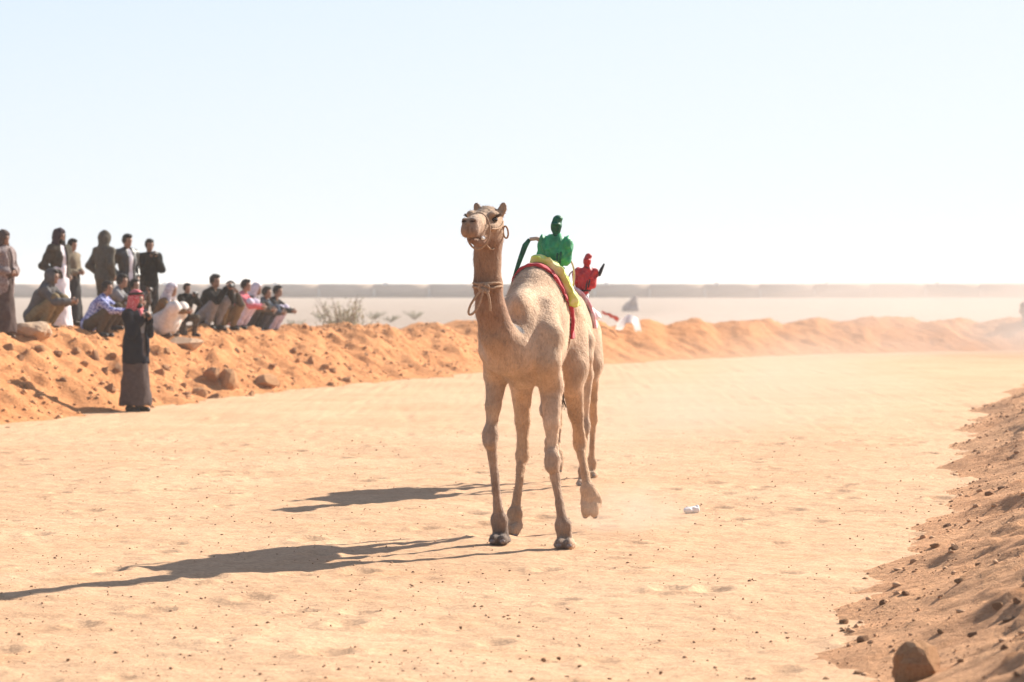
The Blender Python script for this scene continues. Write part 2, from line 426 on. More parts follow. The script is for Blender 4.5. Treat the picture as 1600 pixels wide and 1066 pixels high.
M_PLAIN = sand_mat('plain_sand', (0.37, 0.30, 0.25), (0.31, 0.245, 0.20), (0.29, 0.23, 0.185), 0.03)
px_ = np.linspace(-600, 600, 61); py_ = 96 + np.linspace(0, 1, 40) ** 2 * 1800
PX, PY = np.meshgrid(px_, py_); r_, c_ = np.divmod(np.arange(39 * 60), 60)
plain = mesh_np('plain', np.stack([PX, PY, PX * 0 + 0.006], -1).reshape(-1, 3), np.stack([r_ * 61 + c_, r_ * 61 + c_ + 1, (r_ + 1) * 61 + c_ + 1, (r_ + 1) * 61 + c_], 1), M_PLAIN)
tag(plain, 'pale greyish desert plain beyond the far bank', 'ground', kind='structure')

# ------------------------------------------------------------------ far boundary wall
M_WUP = mat('wall_grey', (0.56, 0.42, 0.33), (0.49, 0.365, 0.285), 0.3, 0.9)
M_POST = mat('wall_post', (0.70, 0.58, 0.48), None, 0.8)
M_CAP = mat('wall_cap_white', (0.85, 0.84, 0.82), None, 3)
WALL_D = 392.0; BAY = 7.6; WT = 1.92
wall = empty('boundary_wall', (0, WALL_D, 0)); tag(wall, 'long hazy grey panel wall closing the far side of the desert plain', 'wall')
up_me = MB().box((-BAY / 2 + 0.01, 0.03, -0.3), (BAY / 2 - 0.01, 0.2, WT)).build('panel', M_WUP, wall, False)
po_me = MB().box((-0.18, -0.10, -0.3), (0.18, 0.028, WT - 0.8)).build('post', M_POST, wall, False)
ca_me = MB().box((-0.30, -0.1, WT - 0.25), (0.30, 0.028, WT + 0.22)).build('cap', M_CAP, wall, False)
def clone(o, x, parent):
    c = o.copy(); COL.objects.link(c); c.parent = parent; c.location.x = x; return c
for i in range(-13, 14):
    if i != 0: clone(up_me, i * BAY, wall); clone(po_me, (i - 0.5) * BAY, wall)
    if i % 2 == 0 and i != 0: clone(ca_me, (i - 0.5) * BAY + 1.6, wall)
po_me.location.x = -0.5 * BAY; ca_me.location.x = -0.5 * BAY + 1.6

# ------------------------------------------------------------------ camels
def camel_mat():
    m = bpy.data.materials.new('camel_hide'); m.use_nodes = True; n = m.node_tree; p = n.nodes['Principled BSDF']; MATS['camel_hide'] = m
    p.inputs['Roughness'].default_value = 0.82; p.inputs['Specular IOR Level'].default_value = 0.2; p.inputs['Sheen Weight'].default_value = 0.12; p.inputs['Sheen Roughness'].default_value = 0.5
    at_ = n.nodes.new('ShaderNodeAttribute'); at_.attribute_name = 'hide'
    tc = n.nodes.new('ShaderNodeTexCoord')
    mp = n.nodes.new('ShaderNodeMapping'); mp.inputs['Scale'].default_value = (1, 1, 0.35); n.links.new(tc.outputs['Object'], mp.inputs['Vector'])
    def nz(s, d, src):
        t = n.nodes.new('ShaderNodeTexNoise'); t.inputs['Scale'].default_value = s; t.inputs['Detail'].default_value = d; t.inputs['Roughness'].default_value = 0.65; n.links.new(src, t.inputs['Vector']); return t
    a = nz(6, 5, tc.outputs['Object']); b = nz(70, 4, mp.outputs['Vector'])
    def ramp(src, lo, hi, v0, v1):
        r = n.nodes.new('ShaderNodeValToRGB'); r.color_ramp.elements[0].position = lo; r.color_ramp.elements[1].position = hi
        r.color_ramp.elements[0].color = (*v0, 1); r.color_ramp.elements[1].color = (*v1, 1); n.links.new(src, r.inputs['Fac']); return r.outputs['Color']
    def mul(x, y):
        k = n.nodes.new('ShaderNodeMix'); k.data_type = 'RGBA'; k.blend_type = 'MULTIPLY'; k.inputs[0].default_value = 1
        n.links.new(x, k.inputs[6]); n.links.new(y, k.inputs[7]); return k.outputs[2]
    c = mul(at_.outputs['Color'], ramp(a.outputs['Fac'], 0.3, 0.7, (0.74, 0.71, 0.69), (1.15, 1.15, 1.15)))
    c = mul(c, ramp(b.outputs['Fac'], 0.3, 0.65, (0.84, 0.82, 0.80), (1.08, 1.08, 1.08)))
    n.links.new(c, p.inputs['Base Color'])
    bp = n.nodes.new('ShaderNodeBump'); bp.inputs['Distance'].default_value = 0.010; n.links.new(b.outputs['Fac'], bp.inputs['Height'])
    b2 = nz(16, 4, tc.outputs['Object']); bp2 = n.nodes.new('ShaderNodeBump'); bp2.inputs['Distance'].default_value = 0.013
    n.links.new(b2.outputs['Fac'], bp2.inputs['Height']); n.links.new(bp.outputs['Normal'], bp2.inputs['Normal']); n.links.new(bp2.outputs['Normal'], p.inputs['Normal'])
    return m
M_CAMEL = camel_mat()
M_EYE = mat('camel_eye', (0.012, 0.008, 0.006), None, 5, 0.12, spec=0.6)
M_NAIL = mat('toenail', (0.26, 0.22, 0.20), (0.16, 0.13, 0.12), 20, 0.8, spec=0.15)
M_NOSTRIL = mat('nostril', (0.03, 0.018, 0.014), None, 9, 0.7)
M_TUFT = mat('dark_hair', (0.10, 0.065, 0.045), (0.06, 0.04, 0.03), 40, 0.8)
M_MOUTH = mat('mouth', (0.55, 0.40, 0.33), (0.40, 0.25, 0.2), 30, 0.5)
M_TOOTH = mat('foam', (0.85, 0.84, 0.80), None, 30, 0.4)

def head_frame(C, U):
    u = Vector(U).normalized(); v = Vector((0, 0, 1)).cross(u).normalized(); w_ = u.cross(v)
    R = Matrix((u, v, w_)).transposed(); C = Vector(C)
    return (lambda a, b, c: tuple(C + u * a + v * b + w_ * c)), np.array(R)

def chain(pts, k):
    return [('c', pts[i][:3], pts[i + 1][:3], pts[i][3], pts[i + 1][3], k) for i in range(len(pts) - 1)]

def camel_prims(P):
    pr = []
    e = lambda c, r, k, R=None: pr.append(('e', c, r, R, k))
    # trunk
    e((-0.36, 0, 1.475), (0.62, 0.245, 0.335), 0.05)
    e((-0.86, 0, 1.53), (0.50, 0.205, 0.25), 0.08)
    e((-1.24, 0, 1.545), (0.30, 0.205, 0.25), 0.10)
    e((0.10, 0, 1.44), (0.30, 0.195, 0.28), 0.08)
    e((0.06, 0, 1.22), (0.15, 0.10, 0.085), 0.08)
    e((-0.02, 0, 1.73), (0.34, 0.095, 0.12), 0.14)
    e((-0.52, 0, 1.70), (0.46, 0.215, 0.255), 0.12)
    e((-0.50, 0, 1.88), (0.26, 0.115, 0.125), 0.11)
    e((-1.0, 0, 1.74), (0.42, 0.07, 0.07), 0.12)
    for s in (1, -1):
        e((-1.12, s * 0.17, 1.72), (0.13, 0.07, 0.07), 0.10)          # point of hip
        e((-1.42, s * 0.09, 1.60), (0.10, 0.07, 0.08), 0.08)
    pr += chain(P['neck'], 0.09)
    n0 = P['neck']
    pr += chain([(p[0] + 0.03, p[1], p[2] - 0.02, p[3] * 0.6) for p in n0[1:]], 0.05)
    # legs
    for L in P['fore']:
        s = L['s']
        pr += chain([(0.0, s * 0.13, 1.68, 0.105), (0.17, s * 0.185, 1.50, 0.115), (0.24, s * 0.190, L['elbow'][2] + 0.18, 0.100)], 0.045)
        pr += chain([(0.24, s * 0.190, L['elbow'][2] + 0.18, 0.092), (*L['elbow'], 0.090)], 0.04)
        e((L['elbow'][0] - 0.06, L['elbow'][1] + 0.0, L['elbow'][2] + 0.06), (0.12, 0.072, 0.14), 0.035)
        leg_lower(pr, L['elbow'], L['joints'], L['toe'], True)
    for L in P['hind']:
        s = L['s']; st = L['stifle']
        pr += chain([(-1.20, s * 0.115, 1.54, 0.19), (st[0] - 0.03, st[1] * 0.98, st[2] + 0.10, 0.135)], 0.10)
        pr += chain([(-1.40, s * 0.10, 1.45, 0.13), (st[0] - 0.16, st[1], st[2] + 0.02, 0.095)], 0.09)
        e((st[0], st[1], st[2]), (0.10, 0.075, 0.13), 0.07)
        leg_lower(pr, (st[0] - 0.05, st[1], st[2] - 0.03), L['joints'], L['toe'], False)
    # tail
    pr += chain([(-1.50, 0, 1.60, 0.045), (-1.58, 0, 1.50, 0.032), (-1.62, 0.02, 1.28, 0.022), (-1.62, 0.03, 1.10, 0.026)], 0.03)
    # head
    F, R = head_frame(*P['head']); u = lambda a, b, c, r, k: pr.append(('e', F(a, b, c), r, R, k))
    cc = lambda a, b, ra, rb, k: pr.append(('c', F(*a), F(*b), ra, rb, k))
    u(-0.01, 0, 0.005, (0.125, 0.088, 0.098), 0.05)
    u(-0.06, 0, -0.05, (0.09, 0.085, 0.10), 0.06)
    cc((0.06, 0, -0.005), (0.30, 0, -0.015), 0.078, 0.056, 0.04)
    cc((0.10, 0, -0.055), (0.34, 0, -0.055), 0.064, 0.052, 0.03)
    u(0.365, 0.027, -0.058, (0.058, 0.036, 0.056), 0.012); u(0.365, -0.027, -0.058, (0.058, 0.036, 0.056), 0.012)
    u(0.365, 0, -0.008, (0.055, 0.050, 0.040), 0.02)
    for s in (1, -1):
        u(0.075, s * 0.080, 0.050, (0.062, 0.034, 0.028), 0.022)         # brow
        u(0.07, s * 0.075, -0.035, (0.08, 0.022, 0.03), 0.03)         # cheek bone
        u(-0.02, s * 0.060, -0.085, (0.085, 0.032, 0.07), 0.03)         # jaw angle
        u(0.380, s * 0.036, 0.010, (0.044, 0.022, 0.020), 0.012)        # nostril rim
        pr.append(('s', F(0.078, s * 0.106, 0.012), (0.036, 0.022, 0.026), R, 0.012))
        pr.append(('s', F(0.418, s * 0.031, 0.002), (0.030, 0.022, 0.008), R, 0.006))
        Re = np.array(R) @ np.array(Matrix.Rotation(math.radians(s * -16), 3, 'X'))
        pr.append(('e', F(-0.085, s * 0.092, 0.092), (0.018, 0.028, 0.046), Re, 0.022))
        pr.append(('c', F(-0.08, s * 0.078, 0.055), F(-0.085, s * 0.088, 0.08), 0.026, 0.024, 0.02))
        pr.append(('s', F(-0.064, s * 0.097, 0.098), (0.010, 0.015, 0.033), Re, 0.008))
    u(-0.03, 0, 0.085, (0.07, 0.055, 0.025), 0.03)                      # poll tuft
    cc((-0.02, 0, -0.115), (0.27, 0, -0.122), 0.064, 0.036, 0.035)       # lower jaw
    u(0.29, 0, -0.128, (0.055, 0.036, 0.028), 0.02)                     # hanging lower lip
    pr.append(('s', F(0.38, 0, -0.110), (0.10, 0.11, 0.003), R, 0.008))  # mouth line
    pr.append(('s', F(0.42, 0, -0.060), (0.022, 0.005, 0.04), R, 0.010))  # split lip
    return pr

def leg_lower(pr, elbow, J, toe, fore):
    """J: knee/hock, fetlock; toe: (point, direction)"""
    k, fl = Vector(J[0]), Vector(J[1]); el = Vector(elbow)
    top = 0.084 if fore else 0.088
    mid = el.lerp(k, 0.50); mid.x += 0.012 if fore else -0.015
    pr += chain([(*el, top), (*mid, 0.055 if fore else 0.056), (*el.lerp(k, 0.84), 0.039), (*k, 0.048)], 0.028)
    if fore:
        pr.append(('e', tuple(k + Vector((0.012, 0, 0.015))), (0.058, 0.060, 0.080), None, 0.020))
        pr.append(('e', tuple(k + Vector((0.035, 0, -0.035))), (0.045, 0.050, 0.050), None, 0.02))
        pr.append(('e', tuple(k + Vector((-0.045, 0.0, 0.0))), (0.03, 0.03, 0.05), None, 0.02))
    else:
        pr.append(('e', tuple(k), (0.058, 0.046, 0.075), None, 0.025))
        pr += chain([(*(k + Vector((-0.05, 0, 0.05))), 0.032), (*(el.lerp(k, 0.45) + Vector((-0.07, 0, 0))), 0.022)], 0.02)   # hamstring cord and heel
    d = (fl - k).normalized()
    pr += chain([(*k, 0.046), (*k.lerp(fl, 0.25), 0.035), (*k.lerp(fl, 0.65), 0.031), (*fl, 0.042)], 0.02)
    side = Vector((0, 1, 0)); back = d.cross(side).normalized()
    pr += chain([(*(k.lerp(fl, 0.18) - back * -0.025), 0.022), (*(k.lerp(fl, 0.85) - back * -0.022), 0.022)], 0.012)   # tendon
    pr.append(('e', tuple(fl), (0.052, 0.058, 0.058), None, 0.022))
    t, td = Vector(toe[0]), Vector(toe[1]).normalized()
    heel = t - td * 0.07
    pr += chain([(*fl, 0.050), (*heel, 0.058)], 0.03)
    v = Vector((0, 1, 0)); w_ = td.cross(v).normalized(); R = np.array(Matrix((td, v, w_)).transposed())
    pr.append(('e', tuple(t - td * 0.03 - w_ * 0.012), (0.098, 0.082, 0.030), R, 0.025))
    for s in (1, -1):
        pr.append(('e', tuple(t + td * 0.03 + v * s * 0.032), (0.070, 0.038, 0.042), R, 0.012))

def build_camel(name, loc, rz, scale, P, h, label):
    root = empty(name, loc, rz, scale); tag(root, label, 'camel', 'racing camels')
    pr = camel_prims(P)
    v, q = sculpt(pr, h, (wrinkle(0.0035, 15, 3), wrinkle(0.0015, 37, 5)), 1)
    o = mesh_np('body', v, q, M_CAMEL, root)
    # coat colour of the animal: tan, paler belly and inner thigh, dark knees, feet, brows, hump tuft and muzzle
    base = np.array([0.56, 0.375, 0.240]); col = np.tile(base, (len(v), 1)); x, y, z = v.T
    nzv = fbm(x * 3 + z * 2.2, y * 3 + z * 1.3, 3, 5)[:, None]
    def blend(mask, c):
        nonlocal col
        mask = np.clip(mask, 0, 1)[:, None]; col = col * (1 - mask) + np.array(c) * mask
    blend(np.clip((z - 1.9) / 0.15, 0, 1) * (np.abs(x + 0.5) < 0.45) * 0.5, (0.26, 0.165, 0.105))
    blend(np.clip((1.32 - z) / 0.18, 0, 1) * (z > 1.05) * (np.abs(y) < 0.15) * 0.6, (0.50, 0.37, 0.26))
    for L in P['fore']:
        k, fl = np.array(L['joints'][0]), np.array(L['joints'][1]); near = np.abs(y - k[1]) < 0.14
        fr = (x > -0.35) & near
        dk = L.get('dark', 0.5)
        blend(np.exp(-((z - k[2]) / 0.11) ** 2) * fr * 0.75 * dk, (0.20, 0.145, 0.115))
        blend(np.clip((k[2] - z) / 0.25, 0, 1) * fr * (z < k[2]) * dk, (0.20, 0.14, 0.11))
        blend(np.clip((0.17 - z) / 0.1, 0, 1) * fr * dk, (0.07, 0.05, 0.042))
        blend(np.exp(-((z - L['elbow'][2] + 0.12) / 0.10) ** 2) * fr * (x > 0.0) * 0.55 * dk, (0.20, 0.15, 0.125))
    for L in P['hind']:
        k, fl = np.array(L['joints'][0]), np.array(L['joints'][1]); hd = (x < -0.45) & (np.abs(y - fl[1]) < 0.14)
        blend(np.exp(-((z - fl[2]) / 0.08) ** 2) * hd * 0.6 * L.get('dark', 0.6), (0.15, 0.10, 0.08))
        blend(np.clip((1.25 - z) / 0.5, 0, 1) * (x < -0.45) * 0.5, (0.46, 0.29, 0.165))
    # head and throat
    C, U = Vector(P['head'][0]), Vector(P['head'][1]).normalized(); dv = v - np.array(C); ua = dv @ np.array(U); wv = dv[:, 2]
    hm = (np.linalg.norm(dv, axis=1) < 0.5) & (z > C.z - 0.24)
    blend(hm * 0.5, (0.34, 0.225, 0.145))
    blend(hm * np.clip((ua - 0.24) / 0.12, 0, 1) * 0.65, (0.20, 0.135, 0.105))
    blend(hm * np.clip((-0.105 - wv) / 0.03, 0, 1) * (ua > 0.05) * 0.7, (0.15, 0.085, 0.055))
    blend(hm * (ua < 0.2) * np.clip((wv - 0.06) / 0.05, 0, 1) * 0.5, (0.20, 0.125, 0.08))
    nk = np.array([p[:3] for p in P['neck']]); neckm = np.clip((x - 0.30) / 0.25, 0, 1) * np.clip((z - 1.30) / 0.35, 0, 1) * np.clip((C.z - 0.02 - z) / 0.15, 0, 1)
    blend(neckm * 0.85, (0.265, 0.128, 0.068))
    if 'mark' in P:    # chalked blue-grey stroke on the neck
        a, b = np.array(P['mark'][0]), np.array(P['mark'][1]); d = b - a; t = np.clip(((v - a) @ d) / (d @ d), 0, 1)
        blend(np.clip((0.022 - np.abs(np.linalg.norm(v - (a + t[:, None] * d), axis=1) - P['mark'][2])) / 0.01, 0, 1) * 0 + np.clip((P['mark'][2] - np.linalg.norm(v - (a + t[:, None] * d), axis=1)) / 0.012, 0, 1) * 0.8, (0.09, 0.12, 0.15))
    col = col * (1 + 0.34 * nzv)
    blend(np.clip(fbm(x * 1.6 + 3, z * 1.6 + y * 1.2, 3, 17) * 1.6, 0, 1) * 0.45 * (z > 1.1), (0.36, 0.225, 0.135))
    at_ = o.data.attributes.new('hide', 'FLOAT_COLOR', 'POINT')
    at_.data.foreach_set('color', np.concatenate([np.clip(col, 0.01, 1), np.ones((len(v), 1))], 1).astype(np.float32).ravel())
    # short coat lying back and down over the hide: too many hairs to count
    rh = np.random.default_rng(2); nh = 52000 if h < 0.012 else 9000
    me = o.data; no = np.zeros(len(v) * 3, dtype=np.float32); me.vertices.foreach_get('normal', no); no = no.reshape(-1, 3)
    ix = rh.integers(0, len(v), nh); p0 = v[ix] + rh.normal(0, 0.004, (nh, 3)); nv = no[ix]
    d = np.array([-0.55, 0, -0.85]) + rh.normal(0, 0.25, (nh, 3)); d -= nv * (d * nv).sum(1)[:, None]; d = d / np.maximum(np.linalg.norm(d, axis=1), 1e-3)[:, None] + nv * rh.uniform(0.18, 0.5, (nh, 1))
    zz_ = v[ix, 2]; ln = (0.012 + 0.010 * rh.uniform(0, 1, nh) + 0.026 * np.clip((zz_ - 1.82) / 0.1, 0, 1) * (np.abs(v[ix, 0] + 0.5) < 0.4) + 0.018 * (v[ix, 0] > 0.45) * (nv[:, 0] > 0.35) * (zz_ < P['head'][0][2] - 0.12))[:, None]
    sd = np.cross(d, nv); sd /= np.maximum(np.linalg.norm(sd, axis=1), 1e-3)[:, None]
    HV = np.stack([p0 + sd * 0.0011 - nv * 0.002, p0 - sd * 0.0011 - nv * 0.002, p0 + d * ln], 1).reshape(-1, 3)
    hr = mesh_np('coat_hair', HV, np.arange(nh * 3).reshape(-1, 3), M_CAMEL, root); hr['kind'] = 'stuff'
    ah = hr.data.attributes.new('hide', 'FLOAT_COLOR', 'POINT'); hc = np.repeat(np.clip(col[ix] * rh.uniform(0.60, 1.25, (nh, 1)), 0.01, 1), 3, axis=0)
    ah.data.foreach_set('color', np.concatenate([hc, np.ones((nh * 3, 1))], 1).astype(np.float32).ravel())
    F, R = head_frame(*P['head'])
    for s in (1, -1):
        ey = MB().ball((0, 0, 0), (0.027, 0.020, 0.022), 14, 10).build('eye', M_EYE, root)
        EM = Matrix.Translation(F(0.078, s * 0.086, 0.013)) @ Matrix(R.tolist()).to_4x4(); ey.matrix_local = EM
        m = MB()
        for i in range(13):
            a = -0.9 + 1.8 * i / 12
            p0 = F(0.078 + 0.026 * math.sin(a), s * 0.098, 0.013 + 0.024 * math.cos(a)); p1 = F(0.085 + 0.05 * math.sin(a), s * 0.128, 0.020 + 0.036 * math.cos(a))
            m.tube([p0, p1], [0.003, 0.001], 4)
        el_ = m.build('eyelash', M_TUFT, ey); el_.matrix_local = EM.inverted()
        MB().ball(F(0.405, s * 0.031, 0.002), (0.012, 0.018, 0.007), 8, 6).build('nostril', M_NOSTRIL, root)
    m = MB(); rf = random.Random(8)
    for i in range(7): m.ball(F(0.22 + 0.05 * rf.random(), 0.046 + 0.008 * rf.random(), -0.118 + 0.014 * rf.random()), 0.006 + 0.007 * rf.random(), 7, 5)
    m.build('mouth_foam', M_TOOTH, root)
    for L in P['fore'] + P['hind']:
        t, td = Vector(L['toe'][0]), Vector(L['toe'][1]).normalized(); wv_ = td.cross(Vector((0, 1, 0))).normalized()
        for s in (1, -1):
            nl = MB().ball((0, 0, 0), (0.020, 0.020, 0.016), 10, 8).build('toenail', M_NAIL, root)
            nl.matrix_local = Matrix.Translation(t + td * 0.088 + Vector((0, s * 0.037, 0)) - wv_ * 0.008)
    # fringe of hair under the throat, on the hump and at the tail end
    def hairs(nm, pts, dirs, L, r, seed):
        rg = random.Random(seed); m = MB()
        for p, d in zip(pts, dirs):
            d = Vector(d); l = L * rg.uniform(0.6, 1.2); p = Vector(p); j = Vector((rg.uniform(-1, 1), rg.uniform(-1, 1), rg.uniform(-1, 1))) * 0.3
            m.tube([p, p + (d + j * .4).normalized() * l * 0.5, p + (d + j).normalized() * l], [r, r * 0.8, r * 0.25], 4)
        return m.build(nm, M_TUFT, root)
    rg = random.Random(4)
    tp = [(-1.62 + rg.uniform(-.02, .02), 0.03 + rg.uniform(-.02, .02), 1.12 + rg.uniform(-.06, .02)) for _ in range(60)]
    hairs('tail_tuft', tp, [(0, 0, -1)] * 60, 0.16, 0.006, 1)
    for L in P['fore'] + P['hind']:
        f = Vector(L['joints'][1]); pts = [(f.x - 0.05 + rg.uniform(-.01, .01), f.y + rg.uniform(-.035, .035), f.z + rg.uniform(-.02, .05)) for _ in range(26)]
        hairs('fetlock_hair', pts, [(-0.55, 0, -0.8)] * 26, 0.055, 0.004, int(100 * f.x) + 9)
    return root, pr

POSE1 = dict(
    neck=[(0.10, -0.01, 1.46, 0.19), (0.34, -0.07, 1.40, 0.150), (0.49, -0.125, 1.53, 0.108), (0.565, -0.155, 1.70, 0.092), (0.61, -0.17, 1.88, 0.083), (0.625, -0.17, 2.05, 0.078), (0.64, -0.160, 2.20, 0.083), (0.66, -0.155, 2.27, 0.085)],
    head=((0.70, -0.165, 2.315), (0.366, -0.052, -0.008)),
    fore=[dict(s=-1, elbow=(0.02, -0.205, 1.23), joints=((0.055, -0.242, 0.78), (-0.075, -0.20, 0.175)), toe=((-0.02, -0.19, 0.042), (1, 0, -0.02)), dark=0.72),
          dict(s=1, elbow=(0.03, 0.195, 1.15), joints=((0.165, 0.225, 0.615), (0.20, 0.305, 0.165)), toe=((0.25, 0.325, 0.042), (1, 0.05, 0)), dark=0.45)],
    hind=[dict(s=-1, stifle=(-0.93, -0.175, 1.14), joints=((-1.03, -0.175, 0.585), (-0.83, -0.205, 0.155)), toe=((-0.745, -0.215, 0.065), (0.85, 0, -0.5)), dark=0.9),
          dict(s=1, stifle=(-0.98, 0.20, 1.16), joints=((-1.34, 0.22, 0.66), (-1.19, 0.30, 0.315)), toe=((-1.17, 0.322, 0.205), (0.30, 0, -0.95)), dark=0.35)],
    mark=((0.43, -0.0, 1.62), (0.34, 0.06, 1.44), 0.035))
HEAD1 = math.radians(-90 - 9)      # local +X points towards the camera, a little to the left
CAMEL1, PR1 = build_camel('camel', (0.094, 20.46, 0.0), HEAD1, 1.0, POSE1, 0.0105, 'tan racing camel with head held high, rope round its neck and green jockey')
POSE2 = dict(
    neck=[(0.10, -0.01, 1.46, 0.19), (0.36, -0.06, 1.38, 0.150), (0.56, -0.14, 1.40, 0.118), (0.74, -0.20, 1.50, 0.103), (0.88, -0.24, 1.62, 0.094), (0.97, -0.26, 1.74, 0.088), (1.00, -0.26, 1.80, 0.085)],
    head=((1.03, -0.26, 1.83), (0.366, -0.03, -0.09)),
    fore=[dict(s=-1, elbow=(0.02, -0.205, 1.18), joints=((0.23, -0.20, 0.80), (0.05, -0.16, 0.47)), toe=((0.02, -0.15, 0.35), (0.2, 0, -1)), dark=0.3),
          dict(s=1, elbow=(0.0, 0.195, 1.16), joints=((-0.03, 0.19, 0.62), (-0.16, 0.17, 0.165)), toe=((-0.10, 0.17, 0.042), (1, 0, 0)), dark=0.3)],
    hind=[dict(s=-1, stifle=(-0.93, -0.175, 1.14), joints=((-1.10, -0.16, 0.60), (-0.86, -0.15, 0.30)), toe=((-0.80, -0.15, 0.20), (0.5, 0, -0.9)), dark=0.3),
          dict(s=1, stifle=(-0.98, 0.20, 1.14), joints=((-1.42, 0.20, 0.64), (-1.50, 0.17, 0.165)), toe=((-1.43, 0.17, 0.042), (1, 0, 0)), dark=0.3)])
HEAD2 = math.radians(-90 - 5)
CAMEL2, PR2 = build_camel('camel', (0.50, 26.3, 0.0), HEAD2, 0.9, POSE2, 0.016, 'pale camel running close behind the leading camel, carrying the red jockey')

# ------------------------------------------------------------------ tack: cloths, ropes, robot jockeys
M_RED = mat('red_cloth', (0.52, 0.03, 0.045), (0.40, 0.02, 0.03), 25, 0.85, 0.003, 120, sheen=0.2)
M_LIME = mat('lime_cloth', (0.78, 0.76, 0.42), (0.50, 0.60, 0.05), 11, 0.85, 0.004, 60)
M_PINK = mat('pink_cloth', (0.66, 0.20, 0.24), (0.75, 0.62, 0.6), 16, 0.85, 0.003, 60)
M_WHITE = mat('white_cloth', (0.78, 0.76, 0.74), (0.66, 0.63, 0.62), 9, 0.85, 0.004, 30)
M_TEAL = mat('teal_cloth', (0.03, 0.16, 0.12), None, 14)
M_GREEN = mat('green_silk', (0.025, 0.33, 0.125), (0.012, 0.17, 0.065), 13, 0.55, 0.004, 40, spec=0.4)
M_DGREEN = mat('dark_green', (0.010, 0.125, 0.06), (0.006, 0.055, 0.032), 20, 0.6)
M_JRED = mat('red_silk', (0.58, 0.02, 0.022), (0.32, 0.010, 0.014), 13, 0.55, 0.004, 40, spec=0.4)
M_BLACK = mat('black_plastic', (0.02, 0.02, 0.022), None, 20, 0.5)
M_TANROD = mat('tan_plastic', (0.50, 0.36, 0.26), None, 20, 0.5)
M_ROPE = mat('rope', (0.42, 0.27, 0.17), (0.30, 0.18, 0.11), 90, 0.95, 0.004, 150)
M_STEEL = mat('steel', (0.30, 0.30, 0.30), None, 20, 0.4, metal=0.8)

def cloth_on(pr, region, off, thick, h=0.012, wr=None, extra=()):
    """a cloth lying on the animal: a shell round the body, cut to a region"""
    V, lo, ax = sdf_grid(pr, h, 0.08)
    X = ax[0][:, None, None]; Y = ax[1][None, :, None]; Z = ax[2][None, None, :]
    V = np.abs(V - off) - thick
    if wr: V = wr(V, ax)
    V = np.maximum(V, region(X, Y, Z)).astype(np.float32)
    V[0] = V[-1] = .5; V[:, 0] = V[:, -1] = .5; V[:, :, 0] = V[:, :, -1] = .5
    v, q = surface_nets(V, lo, h); return relax(v, q, 1), q

def trunk_only(pr):
    return [p for p in pr if p[0] in 'ce' and -1.6 < (p[1][0]) < 0.1 and p[1][2] > 1.2]

def worn(name, v, q, m, camel, label, cat):
    o = mesh_np(name, v, q, m); o.location = camel.location; o.rotation_euler = camel.rotation_euler; o.scale = camel.scale
    return tag(o, label, cat)

TR = trunk_only(PR1)
mx = lambda *a: np.maximum.reduce(np.broadcast_arrays(*a))
# red band over the hump, slanting down the flank behind the shoulder
v, q = cloth_on(TR, lambda X, Y, Z: mx(X - (-0.40 - 0.35 * (2.0 - Z)), (-0.60 - 0.35 * (2.0 - Z)) - X, 1.74 - Z + 0.02 * np.sin(X * 60), -0.17 - Y), 0.015, 0.009, wr=wrinkle(0.008, 52, 2))
worn('saddle_cloth', v, q, M_RED, CAMEL1, 'red folded band lying over the hump of the leading camel', 'saddle cloth')
v, q = cloth_on(TR, lambda X, Y, Z: mx(X - (-0.53 - 0.33 * (2.0 - Z)), (-0.88 - 0.22 * (2.0 - Z)) - X, 1.735 - Z + 0.03 * np.sin(X * 30), -0.06 - Y + 0.3 * (Z - 2.0)), 0.046, 0.034, wr=wrinkle(0.016, 34, 8))
worn('saddle_cloth', v, q, M_LIME, CAMEL1, 'lime yellow saddle pad under the green jockey', 'saddle cloth')
v, q = cloth_on(TR, lambda X, Y, Z: mx(np.abs(X + 0.70 + 0.10 * (1.8 - Z) - 0.03 * np.sin(Z * 22)) - 0.055, Z - 1.80, 1.47 - Z, 0.02 - Y), 0.022, 0.014, wr=wrinkle(0.010, 34, 4))
worn('hanging_cloth', v, q, M_RED, CAMEL1, 'red strip of cloth hanging down the flank below the lime pad', 'cloth')
v, q = sculpt([('c', (-0.80, 0.20, 1.80), (-0.98, 0.21, 1.79), 0.034, 0.030, 0.03), ('c', (-0.95, 0.21, 1.80), (-1.00, 0.235, 1.68), 0.022, 0.010, 0.03)], 0.010, (wrinkle(0.008, 50, 3),), 1)
worn('rolled_cloth', v, q, M_RED, CAMEL1, 'small red roll of cloth tied behind the lime pad', 'cloth')
v, q = cloth_on(TR, lambda X, Y, Z: mx(np.abs(X + 0.80) - 0.035, Z - 1.72), 0.006, 0.008)
worn('girth_strap', v, q, mat('girth_webbing', (0.40, 0.25, 0.16), None, 30), CAMEL1, 'tan girth strap passing under the belly of the leading camel', 'strap')
TR2 = trunk_only(PR2)
v, q = cloth_on(TR2, lambda X, Y, Z: mx(np.abs(X + 0.75 + 0.2 * (1.9 - Z)) - 0.19, 1.62 - Z), 0.028, 0.02, 0.016, wr=wrinkle(0.010, 30, 5))
worn('saddle_cloth', v, q, M_PINK, CAMEL2, 'faded pink saddle pad under the red jockey', 'saddle cloth')
v, q = cloth_on(TR2, lambda X, Y, Z: mx(np.abs(X + 1.06 + 0.2 * (1.9 - Z)) - 0.09, 1.72 - Z), 0.028, 0.02, 0.016, wr=wrinkle(0.010, 30, 6))
worn('saddle_cloth', v, q, M_WHITE, CAMEL2, 'white cloth behind the pink saddle pad on the second camel', 'saddle cloth')

def local_root(name, camel, label, cat):
    o = empty(name); o.location = camel.location; o.rotation_euler = camel.rotation_euler; o.scale = camel.scale
    return tag(o, label, cat)

